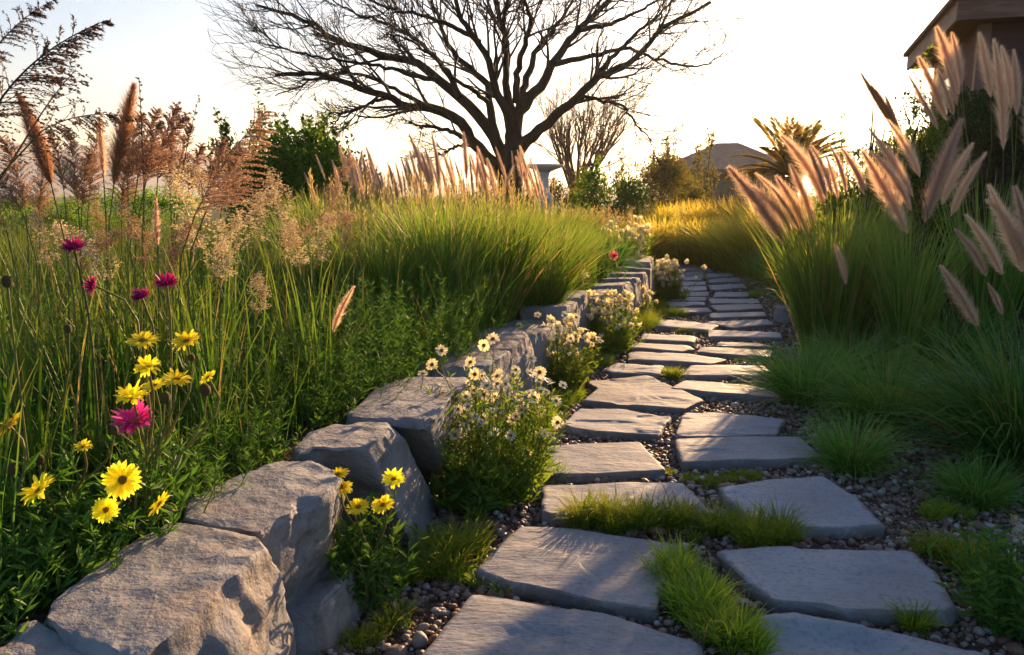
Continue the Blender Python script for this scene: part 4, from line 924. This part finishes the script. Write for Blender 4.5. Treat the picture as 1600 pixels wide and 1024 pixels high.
for i, (tx, ty, bx, by, y, lab) in enumerate(((290,262,300,415,2.5,'tall cream flower spray below the sweeping panicle'),(128,335,180,450,2.3,'cream flower spray behind the crimson flowers'),(215,315,225,425,2.6,'airy tan flower spray left of the tall cream one'),
   (378,285,360,410,2.9,'pale flower spray right of the sweeping panicle'),(430,265,440,350,3.4,'curled pale spray on a thin stalk'),(520,240,512,345,4.2,'upright cream spray before the green bush'),(455,330,470,430,3.1,'pinkish spray in front of the grass stand'),
   (340,330,330,440,2.6,'low cream spray beside the tall cream one'),(160,345,110,430,2.4,'loose white spray over the highest crimson flower'),(500,330,490,420,3.6,'pale spray at the left edge of the grass stand'),(405,425,400,500,2.7,'small pale spray low in the meadow'),(268,330,262,440,2.4,'beige spray in the midst of the meadow'),
   (60,330,75,430,2.7,'cream spray at the far left below the cattail'),(310,255,318,370,2.7,'cream spray close behind the sweeping panicle'),(145,300,150,380,3.0,'faint cream spray behind the feathery panicles'),(395,300,400,390,3.3,'cream spray between the sweeping panicle and the dark bush'),(350,370,345,450,2.5,'short cream spray low in front of the others'),(540,330,538,400,4.4,'pale spray within the left part of the grass stand'))):
    reed(lab, (bx, 600), y, (SPR if i % 3 != 2 else SPW)[i % 2], tx, ty, bx, by, 'flower spray', 'flower_spray', .0022, 8)
# thin leafy twig in the top left
bx_ = np.array([at(-30, 500, 1.9)[0], 1.9, BED]); o = thing('leafy_twig', 'thin leafy twig against the sky at top left', 'plant', bx_); head('spray', spray_mesh('twig', M_DPANI, 44, .3, 5, .1, .02), o, at(-10, 300, 1.9), at(95, 85, 1.9), bx_, .002)
# a broad leaf and a closed bud near the wall
bb = np.array([at(415, 640, 2.75)[0], 2.75, BED]); o = thing('broad_leaf_plant', 'single broad upright leaf near the wall', 'plant', bb)
part('foliage', MB().add(*blades(np.zeros((2, 3)), np.array([.6, 2.]), np.array([.33, .18]), np.array([.04, .025]), np.array([.1, .3]), np.array([.2, .7]), 6, 1.5, .3)).mesh('broad_leaf', M_LIME), o)

# ------------------------------------------------------------------ far grasses
G_FAR = [clump_mesh('far_grass', m, 1000, .3, 1.0, .016, .25, .9, 4, .4) for m in (M_GOLD, M_GOLD, M_GRASS)]
far = [(990,375,13.5,.9,'nearest'),(1035,372,14.5,1.0,''),(1080,372,13.8,.95,''),(1125,372,13.2,1.0,''),(1165,375,12.4,1.05,''),(1205,372,11.6,1.1,''),(1010,360,17,1.25,''),(1060,360,17,1.3,''),(1110,360,16,1.3,''),(1160,355,15.5,1.35,''),(1200,355,14.5,1.3,''),(1240,360,12,1.3,''),(1290,360,11,1.3,''),(1345,360,10,1.3,'')]
for i, (px, _, y, s, _l) in enumerate(far):
    x = at(px, 340, y)[0]
    o = clump('golden_grass', 'clump in the glowing row of golden grass beyond the path bend', 'ornamental grass', np.array([x, y, gz1(x, y)]), G_FAR[i % 2 if px > 1000 else 0], 'golden grass beyond the path bend', s, s * (.95 if px < 1200 else 1.05))
for lab, px, y, s in (('hazy pale-tipped grass mound beyond the wall, below the bare tree', 910, 11.5, .95), ('green mound in front of the pale-tipped mound', 880, 10.3, .8), ('grass mound right of the pale-tipped one', 955, 12.5, .9), ('grass clump under the tree trunk', 820, 12, .9), ('grass clump below the bird bath', 860, 13, .9)):
    x = at(px, 340, y)[0]; o = clump('grass_mound', lab, 'grass mound', np.array([x, y, gz1(x, y)]), G_FAR[2], s=s)
    n = 90; a = U(0, 6.28, n); rr = .45 * np.sqrt(rng.random(n)); P = np.stack([np.sin(a) * rr, np.cos(a) * rr, 0 * a], -1); h = U(.75, 1.0, n) * s; e = P * 1.6 + np.stack([0 * a, 0 * a, h], -1)
    mb = MB(); mb.add(*tubes(np.stack([P, (P + e) / 2 * [.9, .9, 1], e], 1), np.tile([.004, .003, .002], (n, 1)), 3))
    bi = np.repeat(np.arange(n), 14); mb.add(*leaves(e[bi] - np.column_stack([np.zeros(len(bi)), np.zeros(len(bi)), U(0, .2, len(bi))]) + rng.normal(0, .012, (len(bi), 3)), rng.normal(0, .6, (len(bi), 3)) + [0, 0, 1], .04, .012))
    part('seed_heads', mb.mesh('seed_heads', M_HAZY, False), o)

# ------------------------------------------------------------------ trees
def grow(acc, p, d, L, r, depth, rnd, up=.1, spread=.6, kids=(3, 5), k=7, wander=.16, minr=.004, flat=None):
    P = [np.array(p, float)]; d = nrm(np.array(d, float))
    for i in range(k - 1):
        d = nrm(d + rnd.normal(0, wander, 3) + [0, 0, up * .25]); 
        if flat is not None: d[1] *= flat; d = nrm(d)
        P.append(P[-1] + d * L / (k - 1))
    P = np.array(P); R = np.linspace(r, max(r * .38, minr * .6), k); acc.setdefault(depth, []).append((P, R))
    if depth <= 0: return
    for c in range(int(rnd.integers(kids[0], kids[1] + 1))):
        u = rnd.uniform(.25, .98); i = min(int(u * (k - 1)), k - 2); f = u * (k - 1) - i; q = P[i] * (1 - f) + P[i + 1] * f; tn = nrm(P[i + 1] - P[i])
        pr = nrm(np.cross(tn, rnd.normal(size=3))); a = spread * rnd.uniform(.55, 1.25)
        grow(acc, q, tn * math.cos(a) + pr * math.sin(a), L * rnd.uniform(.45, .72), max(R[i] * .55, minr), depth - 1, rnd, up, spread, kids, k, wander, minr, flat)
def tubeset(mb, lst, m):
    P = np.array([a for a, _ in lst]); R = np.array([b for _, b in lst]); mb.add(*tubes(P, R, m))
def res(P, k):
    P = np.asarray(P, float)
    for _ in range(2):                      # corner cutting for smooth limbs
        Q = np.empty((2 * len(P), P.shape[1])); Q[0::2] = P * .75 + np.vstack([P[1:], P[-1:]]) * .25; Q[1::2] = P * .25 + np.vstack([P[1:], P[-1:]]) * .75
        P = np.vstack([P[:1], Q[:-2], P[-1:]])
    s = np.concatenate([[0], np.cumsum(np.linalg.norm(np.diff(P, axis=0), axis=1))]); u = np.linspace(0, s[-1], k); return np.stack([np.interp(u, s, P[:, i]) for i in range(P.shape[1])], -1)
TY = 18.0; rt = np.random.default_rng(11)
limbs = [
 ([(790,282),(766,252),(735,219),(723,191),(692,172),(665,166),(630,168),(610,150),(587,146),(555,137),(520,122),(480,112),(430,118)], .20, -.2),
 ([(742,228),(700,200),(655,198),(640,190)], .085, -.5), ([(735,225),(718,228),(695,238),(672,248)], .05, -.5),
 ([(797,270),(774,219),(751,184),(719,152),(684,125),(649,94),(594,90),(579,74),(540,72),(516,59),(497,39),(458,23),(400,8)], .19, .4),
 ([(776,222),(770,195),(762,160),(764,130),(735,105),(700,78),(692,39),(672,0),(655,-60)], .13, .9),
 ([(800,240),(797,180),(774,145),(766,98),(750,66),(723,39),(711,0),(700,-70)], .16, -.8),
 ([(800,190),(790,140),(792,98),(794,59),(775,20),(765,-60)], .13, .5), ([(803,190),(789,129),(791,78),(783,35),(795,0),(800,-70)], .11, -1.0),
 ([(803,215),(807,184),(822,156),(850,129),(877,78),(905,47),(932,20),(955,0),(985,-50)], .19, .7),
 ([(805,245),(822,219),(850,199),(877,172),(908,148),(932,121),(959,109),(990,94),(1014,70),(1037,43),(1072,27),(1111,4)], .17, -.4),
 ([(882,172),(912,152),(936,156),(967,160),(986,180),(1002,207),(1020,222)], .06, -.6), ([(868,100),(905,92),(940,84),(979,74),(1010,86),(1065,104),(1104,104),(1131,82)], .075, .9),
 ([(812,170),(815,150),(830,105),(838,78),(862,47),(889,16),(905,-40)], .12, 1.4), ([(806,160),(811,94),(826,59),(828,23),(819,0),(812,-70)], .10, -1.4),
 ([(684,125),(640,118),(600,102),(560,100),(520,92),(470,85),(420,70)], .06, -.6), ([(665,166),(620,140),(575,118),(530,112),(480,130),(430,150)], .06, .6),
 ([(749,66),(720,45),(680,30),(640,20),(600,12),(560,-10)], .07, -1.2), ([(719,152),(690,100),(650,60),(610,40),(560,25),(510,-5)], .08, 1.2), ([(610,150),(570,165),(540,180),(515,195)], .05, -.3),
 ([(932,121),(960,85),(985,60),(1020,35),(1050,0),(1080,-30)], .07, .8), ([(905,47),(950,40),(990,22),(1030,0),(1060,-30)], .07, 1.3), ([(762,160),(740,140),(705,120),(680,90),(640,60),(600,55)], .06, -1.6),
]
tb = at(795, 392, TY); o = thing('bare_tree', 'large spreading leafless tree dark against the sky', 'tree', np.array([tb[0], TY, gz1(tb[0], TY)]))
rl = np.array(o.location); mb = MB(); acc = {}
tp = res([at(795,400,TY), at(794,350,TY), at(795,300,TY), at(799,262,TY), at(804,225,TY), at(802,190,TY)], 14)
ang = np.linspace(0, 1, 14); mb.add(*tubes(tp[None], np.interp(ang, [0, .2, .5, .75, 1], [.44, .31, .28, .25, .13])[None], 14))
for pts, r, dyo in limbs:
    n = len(pts); P3 = np.array([at(x, y, TY + dyo * 2.2 * (i / (n - 1)) ** 1.2) for i, (x, y) in enumerate(pts)]); P = res(P3, 26); P[2:-1] += rt.normal(0, .018, (23, 3))
    rr = .76 * r * np.interp(np.linspace(0, 1, 26), [0, .15, .5, 1], [1.1, .85, .52, .16]) + .006; mb.add(*tubes(P[None], rr[None], 9))
    Lt = np.linalg.norm(np.diff(P, axis=0), axis=1).sum()
    ctr = at(800, 230, TY)
    for q in range(int(5 + Lt * 2.6)):
        u = rt.uniform(.22, 1.0) ** .8; i = min(int(u * 25), 24); tn = nrm(P[i + 1] - P[i]); out = nrm(P[i] - ctr)
        pr = nrm(np.cross(tn, rt.normal(size=3) * [.5, 1.6, .5])); a = rt.uniform(.3, .8)
        grow(acc, P[i], nrm(tn * math.cos(a) + pr * math.sin(a) + out * .25), rt.uniform(.7, 1.5) * (.6 + .4 * (1 - u)) * min(1.2, .5 + Lt / 5), max(.012, rr[i] * .45), 2, rt, .22, .5, (3, 5), 6, .14, .006)
part('trunk', mb.mesh('trunk', M_BARK, sub=rl), o)
mb = MB(); [tubeset(mb, acc[k], {2: 5, 1: 4, 0: 3}[k]) for k in acc]; part('crown', mb.mesh('crown', M_TWIG, sub=rl), o)
def bare(label, px, y, h, w, n=9, seed=1, mat=M_PALETWIG):
    x = at(px, 300, y)[0]; b = np.array([x, y, gz1(x, y)]); r_ = np.random.default_rng(seed); o = thing('bare_tree', label, 'tree', b); acc = {}
    mb = MB(); mb.add(*tubes(np.array([[0, 0, -.1], [.02, 0, h * .2], [0, 0, h * .42]])[None], np.array([[.13, .10, .08]]) * h / 3.4, 8)); part('trunk', mb.mesh('trunk', M_BARK), o)
    for q in range(n):
        a = q / n * 6.28; el = r_.uniform(.35, 1.0); z = h * r_.uniform(.22, .42); grow(acc, (0, 0, z), (math.cos(a) * w * el, math.sin(a) * w * el, 1), (h - z) * r_.uniform(.75, .95), .05 * h / 3.4, 3, r_, .25, .42, (4, 5), 6, .09, .006)
    mb = MB(); [tubeset(mb, acc[k], 3 if k < 2 else 5) for k in acc]; part('crown', mb.mesh('crown', mat), o)
bare('small leafless tree glowing brown behind the bird bath', 903, 24, 3.7, .95, 17, 5)

def shrub(name, label, cat, loc, rx, ry, h, n, leaf, lw, mat, group=None, z0=.0, lumps=9, seed=1, up=0., spire=0, stems=10):
    r_ = np.random.default_rng(seed); o = thing(name, label, cat, loc, group); mb = MB()
    C = np.column_stack([r_.uniform(-.75, .75, lumps) * rx, r_.uniform(-.7, .7, lumps) * ry, h * r_.uniform(.3, .86, lumps)]); S = r_.uniform(.28, .5, lumps)
    C[0] = (0, 0, h * .55); S[0] = .62
    k = r_.integers(0, len(C), n); d = nrm(r_.normal(size=(n, 3))); rr = r_.random(n) ** .4 * (1 + .25 * vn(d * 2.5 + k[:, None] * 5.))
    P = C[k] + d * rr[:, None] * S[k, None] * np.array([rx, ry, h * .55]); P = P[(P[:, 2] > z0)]
    gap = vn(P / max(.08, h * .09) + seed * 4.4); P = P[gap > -.28]
    mb.add(*leaves(P, nrm(P - [0, 0, h * .3]) * .8 + rng.normal(0, .7, P.shape) + [0, 0, up], leaf * U(.6, 1.3, len(P)), lw))
    for s in range(spire * 3):
        q = C[int(r_.integers(0, len(C)))]; herb(mb, q + [r_.uniform(-.2, .2) * rx, r_.uniform(-.2, .2) * ry, h * .14], h * r_.uniform(.18, .36), .05, 2, leaf, lw, 26, lean=.3, stem=.006)
    part('crown', mb.mesh('crown', mat, False), o)
    mb = MB(); st = [];
    for c in C[:stems]: st.append(([np.array([c[0] * .12, c[1] * .12, -.05]), c * [.5, .5, .55], c * [1, 1, 1.0]]))
    mb.add(*tubes(np.array(st), np.tile(np.array([.03, .018, .006]) * max(.5, h / 2), (len(st), 1)), 5)); part('branches', mb.mesh('branches', M_TWIG), o)
    return o
def sl(px, y): x = at(px, 300, y)[0]; return np.array([x, y, gz1(x, y)])
shrub('green_bush', 'big dense dark green bush left of the bare tree', 'bush', sl(478, 14), 1.35, .9, 2.35, 15000, .10, .055, M_SHRUB, spire=9, seed=3, lumps=12)
shrub('green_bush', 'lower green bush spreading left of the big dense one', 'bush', sl(415, 13.6), .95, .7, 2.05, 9000, .09, .05, M_SHRUB, seed=4, spire=6)
shrub('green_bush', 'leafy end of the dark bush nearest the bare tree', 'bush', sl(560, 14.5), .8, .7, 1.75, 6000, .09, .05, M_SHRUB, seed=5, spire=3)
shrub('shrub', 'yellow-green shrub behind the bare tree trunk', 'shrub', sl(745, 20), 1.1, .8, 1.5, 6000, .08, .035, M_OLIVE, seed=6)
shrub('shrub', 'golden shrub between the bird bath and the small bare tree', 'shrub', sl(872, 21), .95, .7, 1.75, 7000, .08, .035, M_OLIVE, seed=7)
shrub('shrub', 'dark green shrub under the small bare tree', 'shrub', sl(940, 17), .8, .6, 1.75, 8000, .09, .05, M_SHRUB, seed=8, spire=2)
shrub('shrub', 'round olive shrub at the head of the path', 'shrub', sl(1010, 19), 1.0, .7, 2.05, 9000, .08, .03, M_OLIVE, seed=9, spire=3)
shrub('shrub', 'olive shrub left of the distant roof', 'shrub', sl(1068, 26), 1.0, .8, 2.3, 6000, .10, .05, M_OLIVE, seed=10, spire=2)
shrub('shrub', 'dark shrub against the wall of the distant roofed building', 'shrub', sl(1085, 22), .9, .8, 1.15, 5000, .09, .04, M_OLIVE, seed=11)
shrub('shrub', 'shrub in front of the palm, right of the distant building', 'shrub', sl(1205, 19), 1.0, .8, 1.25, 6000, .08, .035, M_OLIVE, seed=12)
shrub('shrub', 'dim shrub right behind the bird bath bowl', 'shrub', sl(828, 20), .8, .6, 1.75, 6000, .08, .035, M_OLIVE, seed=21, spire=2)
shrub('shrub', 'brown-green shrub between the olive shrubs and the distant roof', 'shrub', sl(1048, 21), .8, .6, 1.95, 7000, .08, .035, M_OLIVE, seed=22, spire=3)
shrub('slender_tree', 'thin leafy sapling rising left of the distant roof', 'tree', sl(1100, 30), .5, .4, 3.9, 900, .13, .08, M_OLIVE, seed=13, z0=1.5, lumps=6)
shrub('shrub', 'low hazy shrubs far left behind the reeds', 'shrub', sl(180, 22), 3.0, 1.0, 1.35, 7000, .09, .04, M_SHRUB, seed=14, lumps=14)
shrub('shrub', 'low shrub at the far left edge', 'shrub', sl(20, 18), 2.2, 1.0, 1.3, 6000, .09, .04, M_SHRUB, seed=15, lumps=12)
shrub('shrub', 'shrub line between the dark bush and the bare tree', 'shrub', sl(650, 19), 1.3, .8, 1.4, 6000, .08, .04, M_OLIVE, seed=16)
shrub('leafy_shrub', 'tall small-leaved shrub catching the light before the house', 'shrub', sl(1408, 7.6), .60, .6, 1.98, 26000, .05, .024, M_LIME, seed=17, spire=3, lumps=16)
def hedge(label, loc, rx, ry, h, n, seed):
    o = thing('hedge', label, 'hedge', loc); P = np.column_stack([U(-rx, rx, n), U(-ry, ry, n), U(0, h, n)])
    e = np.maximum.reduce([np.abs(P[:, 0]) / rx, np.abs(P[:, 1]) / ry, P[:, 2] / h]); P = P[(e > .72)]
    s = 1 + .09 * fbm(P * 2.2 + seed, 3)[:, None]; P = P * np.array([1, 1, 1]) * s
    P = P[vn(P * 7 + seed) > -.45]
    mb = MB().add(*leaves(P, rng.normal(0, .8, P.shape) + nrm(P - [0, 0, h * .5]) + [0, 0, .5], .05 * U(.6, 1.3, len(P)), .022)); part('foliage', mb.mesh('foliage', M_HEDGE, False), o)
    mb = MB(); n2 = 40; q = np.column_stack([U(-rx * .8, rx * .8, n2), U(-ry * .6, ry * .6, n2), np.zeros(n2)]); mb.add(*tubes(np.stack([q, q + rng.normal(0, .1, (n2, 3)) + [0, 0, h * .5], q + rng.normal(0, .2, (n2, 3)) + [0, 0, h * .93]], 1), np.tile([.02, .015, .006], (n2, 1)), 4)); part('branches', mb.mesh('branches', M_TWIG), o)
hedge('dark clipped hedge in front of the house at right', np.array([4.72, 7.35, 0]), .98, .7, 2.1, 42000, 3)
hedge('shorter dark hedge block behind the fan of plumes', np.array([3.55, 7.4, 0]), .42, .5, 1.55, 16000, 8)

# palm
pb = sl(1234, 19); o = thing('palm_tree', 'low palm silhouetted against the sun', 'palm', pb); ph = 1.62
mb = MB(); zz = np.linspace(-.1, ph, 14); mb.add(*tubes(np.column_stack([0 * zz, 0 * zz, zz])[None], (.20 + .03 * np.sin(np.arange(14) * 2.4))[None], 10)); part('trunk', mb.mesh('trunk', M_BARK), o)
M_PALM = leafmat('palm_leaf', (.20, .16, .03), (.34, .23, .05), transl=.62)
for q in range(30):
    az = q * 2.399; el = U(.3, 1.5); L = U(1.15, 1.65); k = 14; s = np.linspace(0, 1, k); hh = np.array([math.sin(az), math.cos(az), 0])
    P = np.zeros((k, 3)); P[0] = (0, 0, ph)
    for i in range(1, k):
        e = el - 1.1 * s[i] ** 1.6 * (1.1 - el / 2); P[i] = P[i - 1] + (hh * math.cos(e) + np.array([0, 0, math.sin(e)])) * L / (k - 1)
    mb = MB().add(*tubes(P[None], np.linspace(.018, .004, k)[None], 4)); u = np.repeat(np.linspace(.12, .99, 44), 2); i0 = np.minimum((u * (k - 1)).astype(int), k - 2); f = (u * (k - 1) - i0)[:, None]
    bp = P[i0] * (1 - f) + P[i0 + 1] * f; tn = nrm(P[i0 + 1] - P[i0]); sd = np.cross(tn, [0, 0, 1.]) * np.tile([1, -1], 44)[:, None]
    mb.add(*leaves(bp, tn * .9 + nrm(sd) * .7 + [0, 0, -.12], .34 * np.sin(np.clip(u, .05, 1) * 2.7 + .25) + .06, .042))
    part('frond', mb.mesh('frond', M_PALM, False), o)

# ------------------------------------------------------------------ bird bath
M_STONE = solid('cast_stone', lambda t, co: ramp(t, ((.35, (.50, .47, .43)), (.65, (.66, .62, .57))), noise(t, co, 8, 5)), .9, lambda t, co: (noise(t, co, 25, 4), .01))
def lathe(mb, prof, n=24, jit=0, loc=(0, 0, 0)):
    a = np.arange(n) * 2 * math.pi / n; rows = [np.column_stack([np.cos(a) * r * (1 + jit * np.sin(a * 5 + i)), np.sin(a) * r * (1 + jit * np.sin(a * 5 + i)), np.full(n, z)]) for i, (r, z) in enumerate(prof)]
    V, Q, T = loft(rows[::-1], np.array([0, 0, prof[-1][1]])); mb.add(V + np.asarray(loc), Q, T)
bbp = sl(850, 15.5); o = thing('bird_bath', 'pale stone pedestal bird bath beside the bare tree trunk', 'bird bath', bbp, s=1.18)
mb = MB(); lathe(mb, [(.20, -.02), (.20, .06), (.17, .08)]); part('base', mb.mesh('base', M_STONE), o)
mb = MB(); lathe(mb, [(.15, .06), (.17, .12), (.155, .2), (.15, .55), (.145, .9), (.17, .95), (.16, 1.0), (.09, 1.06), (.075, 1.3), (.10, 1.38)], 4 * 5); part('pedestal', mb.mesh('pedestal', M_STONE), o)
mb = MB(); lathe(mb, [(.06, 1.36), (.16, 1.41), (.30, 1.46), (.31, 1.50), (.27, 1.50), (.12, 1.45)], 30, .03); part('bowl', mb.mesh('bowl', M_STONE), o)

# ------------------------------------------------------------------ houses
def quadbox(mb, lo, hi):
    x0, y0, z0 = lo; x1, y1, z1 = hi
    V = [(x0, y0, z0), (x1, y0, z0), (x1, y1, z0), (x0, y1, z0), (x0, y0, z1), (x1, y0, z1), (x1, y1, z1), (x0, y1, z1)]
    mb.add(V, [(0, 3, 2, 1), (4, 5, 6, 7), (0, 1, 5, 4), (1, 2, 6, 5), (2, 3, 7, 6), (3, 0, 4, 7)])
def siding(t, co):
    return mixc(t, noise(t, co, 3, 5, sc=(1, 1, 6)), (.075, .032, .032), (.12, .052, .046))
def sid_bump(t, co):
    s = N(t, 'ShaderNodeSeparateXYZ'); t.links.new(co, s.inputs[0]); m = N(t, 'ShaderNodeMath', operation='MULTIPLY'); m.inputs[1].default_value = 5.5; t.links.new(s.outputs[2], m.inputs[0])
    f = N(t, 'ShaderNodeMath', operation='FRACT'); t.links.new(m.outputs[0], f.inputs[0]); return f.outputs[0], .03
M_SIDE = solid('board_siding', siding, .8, sid_bump)
M_FASC = solid('fascia_board', lambda t, co: ramp(t, ((.4, (.15, .07, .05)), (.6, (.22, .11, .08))), noise(t, co, 4, 5, sc=(1, 1, 5))), .7)
M_SOFF = solid('soffit_board', lambda t, co: (.10, .05, .035), .8)
M_ROOF = solid('roof_shingle', lambda t, co: ramp(t, ((.35, (.10, .055, .035)), (.65, (.20, .11, .075))), noise(t, co, 7, 4, sc=(1, 3, 3))), .9, lambda t, co: (noise(t, co, 12, 3, sc=(1, 4, 4)), .04))
M_TRIM = solid('trim', lambda t, co: (.20, .11, .08), .7)
M_GLASS = solid('window_glass', lambda t, co: (.03, .035, .04), .08, spec=.6)
ez = 3.02; c0 = np.array([4.78, 8.75]); c1 = np.array([5.83, 11.9]); dv = (c1 - c0) / np.linalg.norm(c1 - c0); ang_ = math.atan2(-dv[0], dv[1])
hs = thing('house', 'dark red-brown timber house with deep eaves at upper right', 'house', (c0[0] - .17, c0[1], 0), rz=ang_)
# local: +y runs along the left eave, +x to the right
Lh, Wh, ov = 3.3, 7.0, .30
mb = MB(); quadbox(mb, (ov, ov, -.1), (Wh, Lh - .1, ez - .02)); part('wall', mb.mesh('wall', M_SIDE, False), hs)
mb = MB(); quadbox(mb, (ov - .03, ov - .03, 0), (ov + .09, ov + .09, ez - .03)); part('corner_post', mb.mesh('corner_post', M_TRIM, False), hs)
mb = MB(); quadbox(mb, (.03, .03, ez - .015), (Wh + .3, Lh + .3, ez + .02)); part('soffit', mb.mesh('soffit', M_SOFF, False), hs)
mb = MB(); quadbox(mb, (0, 0, ez - .03), (.03, Lh + .33, ez + .17)); quadbox(mb, (.032, 0, ez - .03), (Wh + .3, .03, ez + .17)); part('fascia', mb.mesh('fascia', M_FASC, False), hs)
mb = MB(); e = ez + .172; V = [(-.05, -.05, e), (Wh + .35, -.05, e), (Wh + .35, Lh + .4, e), (-.05, Lh + .4, e), (1.7, 1.75, e + .75), (Wh - 1, 1.75, e + .75)]
V2 = [(x, y, z + .05) for x, y, z in V]; mb.add(V2, [(0, 1, 5, 4), (2, 3, 4, 5)], [(3, 0, 4), (1, 2, 5)]); mb.add(V[:4], [(0, 3, 2, 1)]); mb.add([V[0], V[1], V[2], V[3], V2[0], V2[1], V2[2], V2[3]], [(0, 1, 5, 4), (1, 2, 6, 5), (2, 3, 7, 6), (3, 0, 4, 7)]); part('roof', mb.mesh('roof', M_ROOF, False), hs)
wf = MB()
for lo, hi in (((ov - .05, 1.45, 1.5), (ov - .003, 1.53, 2.75)), ((ov - .05, 2.35, 1.5), (ov - .003, 2.43, 2.75)), ((ov - .05, 1.533, 2.67), (ov - .003, 2.347, 2.75)), ((ov - .05, 1.533, 1.5), (ov - .003, 2.347, 1.58))): quadbox(wf, lo, hi)
w_ = part('window', wf.mesh('window', M_TRIM, False), hs); mb = MB(); quadbox(mb, (ov - .02, 1.532, 1.582), (ov - .004, 2.348, 2.668)); part('pane', mb.mesh('pane', M_GLASS, False), w_)
# distant pavilion with a low hipped roof
fy = 40; fx = at(1134, 300, fy)[0]; pv = thing('pavilion', 'low distant building with a shallow hipped roof behind the shrubs', 'building', (fx, fy, 0), rz=-.25)
M_PWALL = solid('pavilion_wall', lambda t, co: ramp(t, ((.35, (.16, .075, .05)), (.65, (.24, .12, .085))), noise(t, co, 3, 4, sc=(1, 1, 5))), .85)
M_PROOF = solid('pavilion_roof', lambda t, co: ramp(t, ((.35, (.30, .165, .10)), (.65, (.48, .29, .19))), noise(t, co, 5, 4, sc=(1, 1, 6))), .8, lambda t, co: (noise(t, co, 6, 3, sc=(1, 1, 9)), .08))
mb = MB(); quadbox(mb, (-2.6, -2, -.1), (2.6, 2, 2.25)); part('wall', mb.mesh('wall', M_PWALL, False), pv)
mb = MB(); V = [(-3.4, -2.7, 2.2), (3.4, -2.7, 2.2), (3.4, 2.7, 2.2), (-3.4, 2.7, 2.2), (-.5, 0, 3.58), (.5, 0, 3.58)]; V2 = [(x, y, z + .12) for x, y, z in V]
mb.add(V2, [(0, 1, 5, 4), (2, 3, 4, 5)], [(3, 0, 4), (1, 2, 5)]); mb.add(V[:4] + V2[:4], [(0, 3, 2, 1), (0, 1, 5, 4), (1, 2, 6, 5), (2, 3, 7, 6), (3, 0, 4, 7)]); rf = part('roof', mb.mesh('roof', M_PROOF, False), pv)
mb = MB(); quadbox(mb, (-3.45, -2.75, 2.15), (3.45, -2.703, 2.36)); quadbox(mb, (-3.45, -2.70, 2.15), (-3.403, 2.7, 2.36)); quadbox(mb, (3.403, -2.70, 2.15), (3.45, 2.7, 2.36)); part('fascia', mb.mesh('fascia', M_FASC, False), pv)
for x in (-1.7, 0, 1.7):
    mb = MB(); quadbox(mb, (x - .45, -2.03, .9), (x + .45, -2.004, 1.9)); w_ = part('window', mb.mesh('window', M_TRIM, False), pv); mb = MB(); quadbox(mb, (x - .38, -2.04, .97), (x + .38, -2.032, 1.83)); part('pane', mb.mesh('pane', M_GLASS, False), w_)

# ------------------------------------------------------------------ haze of the low sun
HM, ht = newmat('haze'); pvn = N(ht, 'ShaderNodeVolumePrincipled'); pvn.inputs['Density'].default_value = .0004; pvn.inputs['Color'].default_value = (.95, .93, .9, 1); pvn.inputs['Anisotropy'].default_value = .5
ht.links.new(pvn.outputs[0], N(ht, 'ShaderNodeOutputMaterial').inputs['Volume'])
mb = MB(); quadbox(mb, (-9000, -90, -1.6), (9000, 9000, 135)); tag(part('haze', mb.mesh('haze', HM, False)), kind='stuff')
